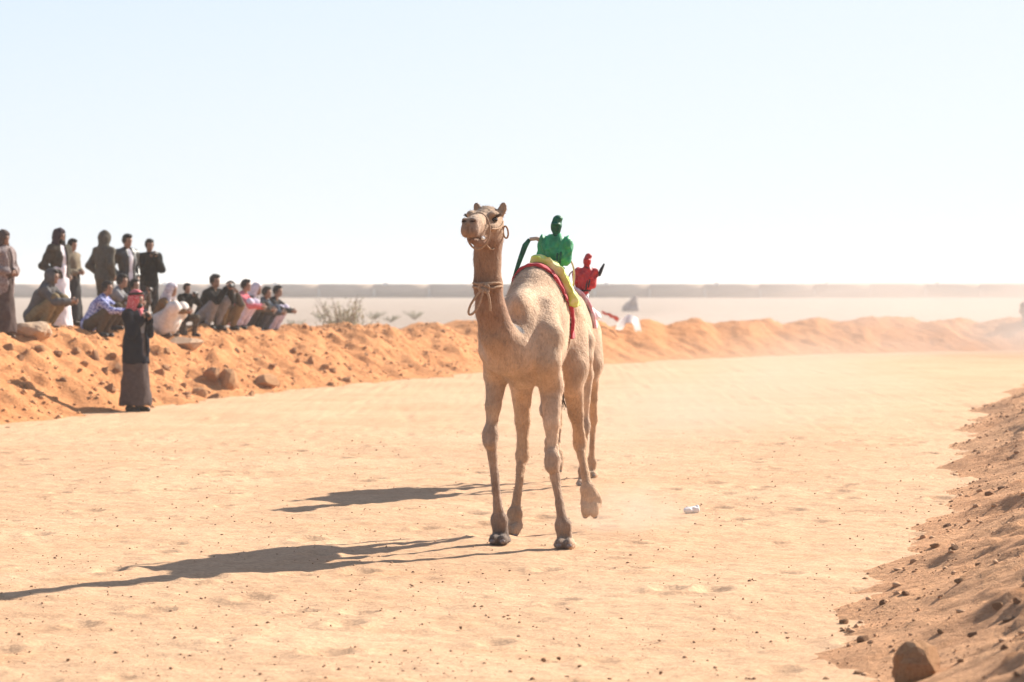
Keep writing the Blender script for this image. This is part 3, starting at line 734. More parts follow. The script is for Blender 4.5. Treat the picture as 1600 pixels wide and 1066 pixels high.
# neck rope: two turns, a knot, a hanging bight and a short tail
rope = local_root('neck_rope', CAMEL1, 'tan rope knotted round the neck of the leading camel', 'rope')
def ring(c, ra, rb, tilt, n=28, wob=0.004, seed=1, yaw=0.0):
    rg = random.Random(seed); out = []
    for i in range(n):
        a = 2 * PI * i / n; out.append((c[0] + ra * math.cos(a + yaw), c[1] + rb * math.sin(a + yaw), c[2] + tilt * math.cos(a) + rg.uniform(-wob, wob)))
    return out
NC = (0.625, -0.168, 1.865)
m = MB(); m.tube(ring(NC, 0.128, 0.100, -0.012, seed=2), 0.0085, 8, True); m.build('coil', M_ROPE, rope)
m = MB(); m.tube(ring((NC[0], NC[1], NC[2] + 0.022), 0.126, 0.099, -0.004, seed=5), 0.0085, 8, True); m.build('coil', M_ROPE, rope)
K = Vector((NC[0] + 0.135, NC[1] - 0.005, NC[2] - 0.012))
m = MB(); rg = random.Random(3)
for j in range(3):
    pts = [K + Vector((0.010 * math.cos(t * 2 + j), 0.034 * math.cos(t + j * 2.1), 0.030 * math.sin(t * (1 + 0.1 * j) + j))) for t in np.linspace(0, 5.6, 22)]
    m.tube(pts, 0.0095, 8)
m.build('knot', M_ROPE, rope)
def bez(P, n=22):
    P = [Vector(p) for p in P]; out = []
    for i in range(n + 1):
        t = i / n; q = P
        while len(q) > 1: q = [q[k].lerp(q[k + 1], t) for k in range(len(q) - 1)]
        out.append(q[0])
    return out
m = MB(); m.tube(bez([K, K + Vector((0.02, -0.05, -0.05)), K + Vector((0.03, -0.19, -0.20)), K + Vector((0.02, -0.10, -0.27)), K + Vector((0.01, -0.02, -0.16)), K + Vector((0.01, 0.0, 0.0))]), 0.0085, 8); m.build('bight', M_ROPE, rope)
m = MB(); m.tube(bez([K, K + Vector((0.03, 0.04, -0.02)), K + Vector((0.02, 0.05, -0.10)), K + Vector((0.005, 0.045, -0.16))]), 0.0085, 8); m.build('tail_end', M_ROPE, rope)
m = MB(); m.tube(bez([K, K + Vector((0.0, 0.05, 0.06)), K + Vector((-0.07, 0.10, 0.02)), K + Vector((-0.13, 0.105, 0.03))]), 0.008, 8); m.build('strand', M_ROPE, rope)

# halter
halter = local_root('halter', CAMEL1, 'thin rope halter round the muzzle and cheeks of the leading camel', 'halter')
F1, R1 = head_frame(*POSE1['head'])
def hring(u0, u1, rv, rw, w0, n=26):
    return [Vector(F1(u0 + (u1 - u0) * (0.5 - 0.5 * math.sin(a)), rv * math.cos(a), w0 + rw * math.sin(a))) for a in np.linspace(0, 2 * PI, n, endpoint=False)]
m = MB(); m.tube(hring(0.17, 0.20, 0.083, 0.125, -0.065), 0.007, 7, True); m.build('noseband', M_ROPE, halter)
m = MB(); m.tube(hring(-0.07, -0.02, 0.105, 0.150, -0.055), 0.007, 7, True); m.build('throat_strap', M_ROPE, halter)
for s in (1, -1):
    m = MB(); m.tube(bez([F1(0.18, s * 0.085, -0.05), F1(0.09, s * 0.120, -0.06), F1(0.0, s * 0.112, -0.04), F1(-0.05, s * 0.107, 0.0)], 12), 0.006, 7); m.build('cheek_strap', M_ROPE, halter)
m = MB(); m.tube([Vector(F1(-0.05 + 0.012 * math.sin(a), 0.125 + 0.018 * math.cos(a), -0.075 + 0.042 * math.sin(a))) for a in np.linspace(0, 2 * PI, 20, endpoint=False)], 0.0065, 7, True); m.build('loop', M_ROPE, halter)
m = MB(); m.tube(bez([F1(0.16, 0.05, -0.16), F1(0.05, 0.06, -0.22), F1(-0.02, 0.05, -0.20), F1(-0.05, 0.09, -0.10)], 14), 0.006, 7); m.build('chin_cord', M_ROPE, halter)

def vfold(V, ax):
    X = ax[0][:, None, None]; Y = ax[1][None, :, None]; Z = ax[2][None, None, :]
    s = np.sin(95 * Y + 9 * Z + 2.2 * np.sin(13 * Z + 3 * X)) * 0.7 + np.sin(47 * Y - 21 * Z + 25 * X) * 0.5 + np.sin(60 * Z + 30 * Y) * 0.35
    return V + 0.0062 * s
def jockey(name, camel, base, lean, silk, dark, label, whip_side, whip_pts, sc=1.0, arm=None):
    """robot jockey: cloth covered box of a torso on a metal frame, small capped head, whip arm"""
    root = local_root(name, camel, label, 'robot jockey')
    B = Vector(base)
    def g(x, y, z): return tuple(B + Vector((x * sc + lean[0] * z, y * (0.80 if abs(y) < 0.14 else 0.9) * sc + lean[1] * z, z * sc * 1.16)))
    v, q = sculpt([('c', g(0.01, 0.01, -0.05), g(0, 0, 0.04), 0.030, 0.045, 0.03), ('c', g(0, 0, 0.02), g(0, 0, 0.14), 0.042, 0.075, 0.04), ('e', g(0, 0, 0.16), (0.080 * sc, 0.096 * sc, 0.125 * sc), None, 0.04),
                   ('c', g(0, -0.105, 0.225), g(0, 0.105, 0.225), 0.040, 0.040, 0.05), ('c', g(0, -0.115, 0.22), g(0.02, -0.125, 0.13), 0.036, 0.028, 0.03), ('c', g(0, 0.115, 0.22), g(0.02, 0.125, 0.10), 0.036, 0.028, 0.03)],
                  0.008, (vfold, wrinkle(0.008, 88, 4)), 1)
    mesh_np('torso_cover', v, q, silk, root)
    v, q = sculpt([('e', g(0, 0, 0.325), (0.044, 0.042, 0.052), None, 0.02), ('e', g(-0.005, 0.012, 0.372), (0.038, 0.036, 0.026), None, 0.02), ('c', g(0, 0, 0.26), g(0, 0, 0.30), 0.026, 0.028, 0.02), ('e', g(0.035, 0, 0.335), (0.022, 0.035, 0.008), None, 0.01)], 0.007, (wrinkle(0.003, 90, 2),), 1)
    mesh_np('head', v, q, dark if whip_side < 0 else silk, root)
    m = MB(); m.box((-0.05, -0.06, -0.10), (0.05, 0.06, 0.03), Matrix.Translation(B)); m.box((-0.10, -0.035, -0.12), (0.10, 0.035, -0.09), Matrix.Translation(B)); m.build('base', M_STEEL, root, False)
    for (y, z, hh) in ((0.035, 0.10, 0.05), (0.065, 0.12, 0.04)):
        m = MB(); m.tube([g(0.088, y, z - hh), g(0.094, y * 1.05, z), g(0.088, y * 1.1, z + hh)], [0.006, 0.009, 0.005], 6); m.build('opening', dark, root)
    m = MB(); m.tube([g(0.072 * math.cos(a), 0.090 * math.sin(a), 0.055) for a in np.linspace(0, 2 * PI, 20, endpoint=False)], 0.008, 6, True); m.build('belt', dark, root)
    m = MB(); m.tube([g(0.030 * math.cos(a), 0.040 * math.sin(a), 0.262) for a in np.linspace(0, 2 * PI, 16, endpoint=False)], 0.009, 6, True); m.build('collar', dark, root)
    if arm:
        m = MB(); m.tube([g(*p) for p in arm], [0.017, 0.015, 0.014][:len(arm)], 8); m.build('arm', M_TANROD, root)
    n = len(whip_pts); m = MB(); m.tube([g(*p) for p in whip_pts], [0.014, 0.022, 0.018, 0.010, 0.006][:n], 8); m.build('whip', dark, root)
    return root, g

J1, G1 = jockey('robot_jockey', CAMEL1, (-0.74, 0.105, 1.935), (0.0, 0.05), M_GREEN, M_DGREEN, 'robot jockey in green silks riding the leading camel', -1,
    [(0.02, -0.215, 0.240), (0.02, -0.25, 0.20), (0.03, -0.29, 0.10), (0.05, -0.335, -0.02), (0.06, -0.345, -0.06)], arm=[(0.0, -0.10, 0.225), (0.01, -0.16, 0.245), (0.02, -0.215, 0.240)])
m = MB(); m.tube(bez([G1(0.0, 0.13, 0.12), G1(-0.02, 0.16, 0.08), G1(-0.05, 0.17, 0.02), G1(-0.08, 0.15, -0.06)], 10), 0.007, 6); m.build('pull_cord', M_TANROD, J1)
J2, G2 = jockey('robot_jockey', CAMEL2, (-0.76, 0.125, 1.955), (0.0, 0.14), M_JRED, M_BLACK, 'robot jockey in red silks riding the second camel', 1,
    [(0.0, 0.12, 0.19), (0.0, 0.16, 0.20), (0.0, 0.18, 0.25), (0.0, 0.205, 0.30)], arm=None)
m = MB(); m.tube(bez([G2(0.0, -0.13, 0.22), G2(0.03, -0.18, 0.26), G2(0.06, -0.21, 0.18), G2(0.08, -0.19, 0.05)], 10), 0.007, 6); m.build('pull_cord', mat('cord', (0.30, 0.10, 0.10), None, 30), J2)

# ------------------------------------------------------------------ people
def skin_mat():
    m = mat('skin', (0.30, 0.165, 0.105), (0.23, 0.12, 0.075), 14, 0.6, spec=0.35); return m
M_SKIN = skin_mat(); M_PEYE = mat('eye_dark', (0.02, 0.015, 0.012), None, 5, 0.3); M_HAIR = mat('black_hair', (0.018, 0.014, 0.012), (0.010, 0.008, 0.007), 60, 0.7, 0.004, 120)
M_LIP = mat('lips', (0.25, 0.09, 0.07), None, 20, 0.5); M_SHOE = mat('dark_shoe', (0.030, 0.026, 0.026), None, 20, 0.6); M_SANDAL = mat('brown_sandal', (0.10, 0.06, 0.04), None, 20, 0.7)
M_SCREEN = mat('phone_back', (0.015, 0.015, 0.017), None, 20, 0.25, spec=0.5)
def cloth(name, c, c2=None, scale=18): return mat('cloth_' + name, c, c2, scale, 0.95, 0.006, 45, spec=0.08)
CL = dict(olive=cloth('olive', (0.065, 0.056, 0.044)), white=cloth('white', (0.78, 0.74, 0.76), (0.66, 0.62, 0.66)), greyolive=cloth('greyolive', (0.095, 0.084, 0.068)),
          black=cloth('black', (0.010, 0.0095, 0.010)), leather=mat('black_leather', (0.014, 0.014, 0.016), None, 20, 0.42, 0.006, 40, spec=0.5), grey=cloth('grey', (0.105, 0.100, 0.100)), khaki=cloth('khaki', (0.22, 0.165, 0.09)), dkhaki=cloth('dkhaki', (0.080, 0.062, 0.045)),
          ltgrey=cloth('ltgrey', (0.22, 0.215, 0.22)), navy=cloth('navy', (0.008, 0.009, 0.017)), brownrobe=cloth('brownrobe', (0.085, 0.060, 0.055)), greyscarf=cloth('greyscarf', (0.28, 0.24, 0.235), (0.14, 0.10, 0.095), 40),
          purple=cloth('purple', (0.050, 0.034, 0.042)), pink=cloth('pink', (0.62, 0.16, 0.19)), lavender=cloth('lavender', (0.62, 0.54, 0.64)), jeans=cloth('jeans', (0.075, 0.090, 0.120)), bluegrey=cloth('bluegrey', (0.06, 0.075, 0.10)),
          brown=cloth('brown', (0.20, 0.11, 0.05)), tan=cloth('tan', (0.21, 0.17, 0.12)), dark=cloth('dark', (0.030, 0.028, 0.028)), charcoal=cloth('charcoal', (0.045, 0.042, 0.042)), cream=cloth('cream', (0.74, 0.66, 0.60)),
          bluepattern=mat('cloth_bluepattern', (0.42, 0.44, 0.62), (0.045, 0.06, 0.24), 34, 0.9, 0.003, 60, ramp=(0.46, 0.56)),
          redcheck=mat('cloth_redcheck', (0.62, 0.30, 0.30), (0.42, 0.035, 0.05), 70, 0.9, 0.003, 60, ramp=(0.50, 0.58)), greycheck=mat('cloth_greycheck', (0.70, 0.66, 0.68), (0.34, 0.28, 0.32), 42, 0.9, 0.003, 60, ramp=(0.42, 0.58)))

STAND = dict(pel=(0, 0, .95), che=(0.01, 0, 1.27), nk=(0.0, 0, 1.455), hd=(.025, 0, 1.625), sh=(0, .175, 1.40), el=(-.04, .235, 1.12), wr=(.05, .235, .89), hip=(0, .085, .92), kn=(.03, .095, .50), an=(-.02, .10, .09))
PHOTO = dict(STAND, el=(.14, .225, 1.16), wr=(.26, .055, 1.43))
CHINUP = dict(STAND, el=(.10, .20, 1.13), wr=(.20, .05, 1.36))
POCKET = dict(STAND, el=(-.11, .27, 1.15), wr=(.06, .19, .98))
FOLD = dict(STAND, el=(.02, .25, 1.13), wr=(.20, .05, 1.08))
SQUAT = dict(pel=(-.22, 0, .235), che=(-.05, 0, .54), nk=(.06, 0, .71), hd=(.12, 0, .865), sh=(.03, .17, .65), el=(.27, .215, .47), wr=(.45, .08, .47), hip=(-.20, .09, .22), kn=(.24, .17, .52), an=(.0, .13, .085))
SQPHOTO = dict(SQUAT, el=(.28, .21, .53), wr=(.37, .05, .74), nk=(.04, 0, .715), hd=(.08, 0, .875))
SQCHIN = dict(SQUAT, el=(.27, .16, .52), wr=(.27, .05, .73))
SQHIGH = dict(SQUAT, pel=(-.12, 0, .42), hip=(-.10, .09, .40), che=(.03, 0, .74), nk=(.08, 0, .915), hd=(.12, 0, 1.075), sh=(.06, .17, .86), el=(.30, .21, .66), wr=(.40, .05, .91), kn=(.26, .16, .52))
KNEEL = dict(pel=(-.02, 0, .50), che=(.03, 0, .82), nk=(.04, 0, 1.0), hd=(.08, 0, 1.165), sh=(.04, .175, .945), el=(.24, .26, .76), wr=(.32, .055, .99), hip=(-.02, .09, .47), kn=(.30, .10, .44), an=(.22, .10, .085), knR=(.10, -.12, .09), anR=(-.34, -.12, .08))

def person(label, x, y, face_deg, size, pose, outfit, head_turn=0.0, head_pitch=0.0, group=None, seed=1, z=None, only=None):
    J = {}
    for k, v in pose.items():
        if k in ('pel', 'che', 'nk', 'hd'): J[k] = Vector(v)
        elif not k.endswith('R'): J[k + 'L'] = Vector(v); J[k + 'R'] = Vector(pose[k + 'R']) if k + 'R' in pose else Vector((v[0], -v[1], v[2]))
    rg = random.Random(seed)
    for k in J:     # nobody holds quite the same pose
        if k[:2] in ('el', 'wr', 'kn'): J[k] = J[k] + Vector((rg.uniform(-.02, .02), rg.uniform(-.02, .02), rg.uniform(-.02, .02)))
    z = ground_z(x, y) if z is None else z
    root = empty('person', (x, y, z - 0.01), math.radians(face_deg), size); tag(root, label, 'person', group)
    h = 0.0175
    hd = J['hd']; Rh = (Matrix.Rotation(math.radians(head_turn), 3, 'Z') @ Matrix.Rotation(math.radians(head_pitch), 3, 'Y'))
    Rn = np.array(Rh); H = lambda a, b, c: tuple(hd + Rh @ Vector((a, b, c)))
    sp = (J['che'] - J['pel']).normalized(); lv = Vector((0, 1, 0)); fw = lv.cross(sp).normalized(); Rs = np.array(Matrix((fw, lv, sp)).transposed())
    def torso(g, k=0.06):
        return [('e', tuple(J['che']), (.105 + g, .150 + g, .19 + g), Rs, k), ('c', tuple(J['che']), tuple(J['pel']), .115 + g, .120 + g, k), ('e', tuple(J['pel']), (.115 + g, .150 + g, .125 + g), Rs, k),
                ('c', tuple(J['nk'] - sp * .04), tuple(J['shL']), .055 + g, .058 + g, k), ('c', tuple(J['nk'] - sp * .04), tuple(J['shR']), .055 + g, .058 + g, k)]
    def arms(g, k=0.03, cut=0.0):
        o = []
        for s in 'LR':
            w_ = J['wr' + s].lerp(J['el' + s], cut)
            o += [('c', tuple(J['sh' + s]), tuple(J['el' + s]), .050 + g, .040 + g, k), ('c', tuple(J['el' + s]), tuple(w_), .040 + g, .028 + g, k)]
        return o
    def legs(g, k=0.04, cut=0.0):
        o = []
        for s in 'LR':
            a = J['an' + s].lerp(J['kn' + s], cut)
            o += [('c', tuple(J['hip' + s]), tuple(J['kn' + s]), .085 + g, .056 + g, k), ('c', tuple(J['kn' + s]), tuple(a), .055 + g, .036 + g, k)]
        return o
    # ---- the body: one continuous surface
    pr = torso(-0.012) + arms(-0.004) + legs(-0.006)
    pr += [('c', tuple(J['nk'] - sp * .03), H(-.02, 0, -.06), .052, .048, .03), ('e', H(-.012, 0, .02), (.094, .074, .098), Rn, .03), ('e', H(.022, 0, -.045), (.062, .055, .068), Rn, .03),
           ('e', H(.082, 0, -.015), (.016, .013, .022), Rn, .012), ('e', H(.062, 0, -.085), (.025, .028, .020), Rn, .015), ('e', H(.07, 0, .022), (.02, .05, .012), Rn, .015)]
    for s in (1, -1): pr += [('e', H(-.01, s * .076, -.01), (.016, .010, .028), Rn, .008), ('s', H(.085, s * .032, .004), (.018, .018, .010), Rn, .008)]
    hands = []
    for s in 'LR':
        d = (J['wr' + s] - J['el' + s]).normalized(); pc = J['wr' + s] + d * .045
        pr += [('c', tuple(J['wr' + s]), tuple(J['wr' + s] + d * .07), .026, .030, .02)]; hands.append((s, d, pc))
        a = J['an' + s]; toe = Vector((a.x + .14, a.y * 1.12, .035)) if a.z < .2 and not (s == 'R' and 'anR' in pose) else a + Vector((-.12, 0, -.03))
        pr += [('c', tuple(a - Vector((.025, 0, .045))), tuple(toe), .042, .034, .03)]
    v, q = sculpt(pr, h * 0.88, (), 1)
    mb = MB(); mb.add(v, q)
    for s, d, pc in hands:     # five fingers, bent, thumb leaving the side of the palm
        sg = 1 if s == 'L' else -1
        inw = Vector((0, -sg, 0)); inw = (inw - d * inw.dot(d)).normalized(); bk = d.cross(inw).normalized()
        cl = rg.uniform(.5, 1.0)
        for i, ln in enumerate((.066, .076, .070, .055)):
            b = pc + d * .032 + bk * (.027 - .018 * i)
            mid = b + d * ln * .5 + inw * .012 * cl; tip = mid + d * ln * .32 + inw * ln * .42 * cl
            mb.tube([tuple(b), tuple(mid), tuple(tip)], [.0095, .009, .007], 6)
        b = pc + bk * .030 - d * .01; mb.tube([tuple(b), tuple(b + bk * .028 + d * .028 + inw * .012), tuple(b + bk * .030 + d * .058 + inw * .024)], [.012, .0105, .008], 6)
    for s in (1, -1): mb.ball(H(.074, s * .031, .006), (.010, .012, .008), 8, 6, m=1)
    mb.ball(H(.078, 0, -.052), (.010, .024, .006), 8, 6, m=2)
    mb.build('body', M_SKIN, root, True, (M_PEYE, M_LIP))
    def garment(nm, prims, m, post=(), wr=(0.006, 34), hh=h):
        v, q = sculpt(prims, hh, tuple(post) + (wrinkle(wr[0], wr[1], seed), wrinkle(wr[0] * .5, wr[1] * 2.1, seed + 3)), 1)
        return mesh_np(nm, v, q, m, root)
    below = lambda zc: (lambda V, ax: np.maximum(V, zc - ax[2][None, None, :] + 0 * V))
    above = lambda zc: (lambda V, ax: np.maximum(V, ax[2][None, None, :] - zc + 0 * V))
    standing = pose['pel'][2] > .9
    for part, m in outfit.items():
        if part in ('jacket', 'shirt', 'hoodie', 'coat'):
            g = .034 if part != 'shirt' else .020
            p_ = torso(g) + arms(g * .62 + .006, cut=.10)
            if part == 'coat' and standing: p_ += [('c', (0, 0, 1.0), (0, 0, .74), .185, .20, .05)]
            post = [below(.80 if part != 'coat' else .70)] if standing else []
            p_ += [('c', tuple(J['nk'] - sp * .035 - fw * .01), tuple(J['nk'] + sp * .005), .075, .070, .02), ('s', tuple(J['nk'] + sp * .06 + fw * .03), (.055, .05, .09), Rs, .01)]
            if part == 'hoodie':
                p_ += [('e', tuple(hd + Rh @ Vector((-.025, 0, .012))), (.125, .108, .142), Rn, .03), ('c', H(-.05, 0, -.08), tuple(J['nk'] - fw * .04), .085, .10, .04), ('s', H(.105, 0, -.02), (.085, .072, .105), Rn, .015)]
            if part in ('jacket', 'coat') and outfit.get('open'):
                c = J['che'] + fw * .16 - sp * .10; p_ += [('sb', tuple(c), (.10, .045, .36), Rs, .02)]
            garment(part, p_, CL[m], post, (0.009, 24))
        elif part == 'innershirt':
            garment('shirt', torso(.010), CL[m], [below(.78)] if standing else [])
        elif part == 'trousers':
            garment('trousers', [('e', tuple(J['pel']), (.130, .162, .135), Rs, .05)] + legs(.020 if standing else .026, cut=.10), CL[m], (), (0.008, 26))
        elif part == 'robe':
            if standing:
                garment('robe', [('c', (0, 0, 1.1), (0, 0, .85), .15, .165, .05), ('c', (0, 0, .85), (.0, 0, .10), .165, .235, .04)] + ([] if 'jacket' in outfit or 'coat' in outfit or 'shirt' in outfit else torso(.022) + arms(.022, cut=.08)), CL[m], [below(.10)], (0.011, 21))
            else:
                garment('robe', [('e', tuple(J['pel']), (.16, .20, .17), Rs, .08)] + legs(.052, .14, cut=.06) + [('e', (.02, 0, .27), (.24, .22, .22), None, .10)] + ([] if ('jacket' in outfit or 'shirt' in outfit) else torso(.024) + arms(.02, cut=.1)), CL[m], [below(.03)], (0.010, 22))
        elif part == 'cloak':
            garment('cloak', torso(.045) + arms(.03, cut=.2) + [('c', (-.03, 0, 1.1), (-.05, 0, .78), .19, .22, .06), ('sb', (.22, 0, 1.0), (.12, .05, .5), None, .02)], CL[m], [below(.72)], (0.010, 24))
        elif part == 'hair':
            Rt = np.array(Rh.transposed())
            def face(V, ax):
                X = ax[0][:, None, None] - hd.x; Y = ax[1][None, :, None] - hd.y; Z = ax[2][None, None, :] - hd.z
                a = Rt[0, 0] * X + Rt[0, 1] * Y + Rt[0, 2] * Z; c = Rt[2, 0] * X + Rt[2, 1] * Y + Rt[2, 2] * Z
                return np.maximum(np.maximum(V, np.minimum(a - .030 + .35 * np.maximum(-c, 0) * 1.6, .062 - c)), -.055 - c)
            v, q = sculpt([('e', H(-.016, 0, .026), (.106, .087, .112), Rn, .02), ('e', H(.04, 0, .100), (.05, .06, .026), Rn, .03)], .011, (wrinkle(0.004, 90, seed), face), 1); mesh_np('hair', v, q, M_HAIR if m == 'black' else CL[m], root)
        elif part == 'beard':
            v, q = sculpt([('e', H(.035, 0, -.075), (.058, .062, .052), Rn, .02), ('s', H(.085, 0, -.045), (.03, .035, .022), Rn, .01)], .011, (wrinkle(0.003, 90, seed),), 1); mesh_np('beard', v, q, M_HAIR, root)
        elif part == 'cap':
            v, q = sculpt([('e', H(-.008, 0, .060), (.108, .090, .082), Rn, .02)], .012, (below(hd.z + .02), wrinkle(0.003, 60, seed)), 1); mesh_np('cap', v, q, CL[m], root)
        elif part in ('scarf', 'headscarf'):
            Rt = np.array(Rh.transposed())
            def face(V, ax):
                X = ax[0][:, None, None] - hd.x; Y = ax[1][None, :, None] - hd.y; Z = ax[2][None, None, :] - hd.z
                a = Rt[0, 0] * X + Rt[0, 1] * Y + Rt[0, 2] * Z; b = Rt[1, 0] * X + Rt[1, 1] * Y + Rt[1, 2] * Z; c = Rt[2, 0] * X + Rt[2, 1] * Y + Rt[2, 2] * Z
                return np.maximum(V, np.minimum(np.minimum(a - .015, .062 - np.abs(b)), np.minimum(.058 - c, c + .125)))
            pr_ = [('e', H(-.015, 0, .024), (.122, .102, .128), Rn, .03), ('c', H(-.05, 0, -.03), tuple(J['nk'] - fw * .06 - sp * .05), .085, .115, .05)]
            for s in (1, -1): pr_ += [('c', H(-.01, s * .075, -.02), tuple(J['nk'] + Vector((.03, s * .10, -.07))), .042, .05, .05)]
            if m == 'redcheck': pr_ += [('c', H(.02, 0, -.12), tuple(J['nk'] + fw * .07 - sp * .06), .05, .07, .04)]
            v, q = sculpt(pr_, .013, (wrinkle(0.007, 48, seed), face), 1); scarf_o = mesh_np('headscarf', v, q, CL[m], root)
        elif part == 'agal':
            for dz in (0, .018):
                mb = MB(); mb.tube([H(-.015 + .112 * math.cos(a), .094 * math.sin(a), .075 + dz + .012 * math.cos(a)) for a in np.linspace(0, 2 * PI, 20, endpoint=False)], .010, 7, True); mb.build('headband', M_HAIR, scarf_o)
        elif part == 'shoes':
            for s in 'LR':
                a = J['an' + s]; alt = s == 'R' and 'anR' in pose
                toe = a + Vector((-.12, 0, -.03)) if alt else Vector((a.x + .15, a.y * 1.12, .034))
                v, q = sculpt([('c', tuple(a - Vector((.03, 0, .042))), tuple(toe), .050, .042, .03), ('c', tuple(a - Vector((.02, 0, .02))), tuple(a + Vector((0, 0, .01))), .044, .042, .02)], .013, (below(.0),) if not alt else (), 1)
                mesh_np('shoe', v, q, m if not isinstance(m, str) else CL[m], root)
    root['_phone'] = 0
    del root['_phone']
    R0 = Matrix.Translation(root.location) @ Matrix.Rotation(math.radians(face_deg), 4, 'Z') @ Matrix.Scale(size, 4)
    mid = (J['wrL'] + J['wrR']) * .5
    return root, R0, mid

def phone(R0, p, label, tilt=-8):
    o = empty('phone'); o.matrix_world = R0 @ Matrix.Translation(p) @ Matrix.Rotation(math.radians(tilt), 4, 'Y'); tag(o, label, 'phone', 'phones held up to film the race')
    cs = MB().box((-.005, -.075, -.037), (.005, .075, .037)).build('case', M_BLACK, o, False)
    MB().box((-.0085, -.070, -.033), (-.0055, .070, .033)).build('screen', M_SCREEN, cs, False)
    MB().ball((.0065, .055, .020), (.004, .010, .010), 8, 6).build('lens', M_EYE, cs)
    return o

def crest(px, back=0.0):
    """the crest line of the left bank seen at a photograph column"""
    k = (800 - px) / FPX; D = (17.95 + back) / (0.236 + k)
    return (px - 800) / FPX * D, D

G = 'spectators on the sand bank'
def crowd(px, label, face, size, pose, outfit, back=0.0, turn=0.0, pitch=0.0, seed=1, ph=None, dx=None):
    x, y = crest(px, back); r = person(label, x, y, face, size, pose, outfit, turn, pitch, G, seed)
    if ph: phone(r[1], r[2] + Vector((.075, 0, .055)), ph)
    return r

crowd(4, 'standing man in long brown robe and grey scarf by the pale boulder', -30, 0.94, FOLD, dict(robe='brownrobe', cloak='greyscarf', headscarf='brownrobe', shoes=M_SANDAL), .0, 10, 0, 2)
crowd(92, 'standing man in purple headscarf, olive jacket and long white robe', -38, 0.955, POCKET, dict(robe='white', innershirt='white', jacket='olive', open=1, headscarf='purple', beard=1, shoes=M_SANDAL), .25, 12, 0, 3)
crowd(112, 'standing boy in tan shirt and dark robe beside the man in white robe', -25, 0.83, FOLD, dict(robe='charcoal', shirt='tan', hair='black', shoes=M_SANDAL), .55, 0, 8, 4)
crowd(163, 'person in grey olive hooded top standing with back turned', 50, 0.965, POCKET, dict(trousers='dkhaki', hoodie='greyolive', shoes=M_SHOE), .45, 0, 0, 5)
crowd(198, 'standing youth in black leather jacket over white shirt', -45, 0.97, POCKET, dict(trousers='dark', innershirt='white', jacket='leather', open=1, hair='black', shoes=M_SHOE), .6, 8, 6, 6)
crowd(233, 'standing youth in black sweater filming with a phone', -62, 0.93, PHOTO, dict(trousers='charcoal', jacket='black', hair='black', shoes=M_SHOE), .45, 0, 4, 7, ph='phone held by the standing youth in black sweater')
crowd(72, 'squatting boy in grey hooded jacket and khaki trousers beside boulder', -14, 0.98, SQUAT, dict(trousers='khaki', hoodie='grey', hair='black', shoes=M_SANDAL), .10, 0, 4, 8)
crowd(158, 'squatting youth in blue and white patterned shirt', -12, 0.93, SQUAT, dict(trousers='dkhaki', shirt='bluepattern', hair='black', shoes=M_SHOE), -.15, -4, 0, 9)
crowd(181, 'squatting youth in light grey shirt beside the patterned shirt', -8, 0.95, SQUAT, dict(trousers='dkhaki', shirt='ltgrey', hair='black', shoes=M_SHOE), .05, 0, 2, 10)
crowd(205, 'squatting boy in grey shirt with hands raised before his face', -20, 0.86, SQPHOTO, dict(trousers='charcoal', shirt='grey', hair='black', shoes=M_SHOE), .1, -8, 0, 11, ph='phone held by the squatting boy in grey shirt')
crowd(260, 'squatting person in white robe and pale checked headscarf', -22, 0.95, SQUAT, dict(robe='cream', shirt='brown', headscarf='greycheck', shoes=M_SANDAL), -.1, 0, 6, 12)
crowd(289, 'kneeling man in black jacket holding a phone to his face', -40, 0.74, KNEEL, dict(trousers='dkhaki', jacket='black', hair='black', shoes=M_SHOE), -.1, 0, 2, 13, ph='phone held by the kneeling man in black jacket')
crowd(331, 'squatting man in black sweater and grey trousers filming', -32, 1.02, SQPHOTO, dict(trousers='ltgrey', jacket='black', hair='black', shoes=M_SHOE), -.1, 0, 2, 14, ph='phone held by the squatting man in black sweater')
crowd(355, 'squatting boy in olive jacket and dark cap, hands at chin', -50, 0.92, SQCHIN, dict(trousers='khaki', jacket='greyolive', cap='charcoal', shoes=M_SHOE), -.25, 0, 6, 15)
crowd(376, 'squatting youth in pink shirt and pale lavender trousers', -14, 0.97, SQUAT, dict(trousers='lavender', shirt='pink', hair='black', shoes=M_SHOE), .1, 0, 0, 16)
crowd(393, 'squatting person in pale checked headscarf and olive coat', -20, 0.97, SQUAT, dict(trousers='charcoal', jacket='greyolive', headscarf='greycheck', shoes=M_SHOE), .2, 0, 0, 17)
crowd(409, 'squatting youth in blue grey jacket and jeans', -18, 0.95, SQUAT, dict(trousers='jeans', jacket='bluegrey', hair='black', shoes=M_SHOE), .1, 0, 2, 18)
crowd(426, 'squatting youth in dark shirt and lavender trousers at the row end', -16, 0.96, SQUAT, dict(trousers='lavender', shirt='dark', hair='black', shoes=M_SHOE), .2, 0, 0, 19)
# the man standing on the track at the foot of the bank
D = EYE * FPX / (643 - HORIZON_PX); mx_ = (212 - 800) / FPX * D
r = person('man in red checked headscarf, navy jacket and long brown robe on the track', mx_, D, -33, 1.02, CHINUP, dict(robe='brownrobe', innershirt='ltgrey', coat='navy', open=1, headscarf='redcheck', agal=1, beard=1, shoes=M_SHOE), 12, 2, None, 21, z=ground_z(mx_, D))
phone(r[1], r[2] + Vector((.06, 0, .05)), 'phone held by the man in the red checked headscarf')
r = person('distant person in white headscarf and dark jacket on the far bank', 15.08, 83.0, -100, 0.95, SQUAT, dict(trousers='dark', jacket='charcoal', headscarf='white', shoes=M_SHOE), 0, 0, None, 22)

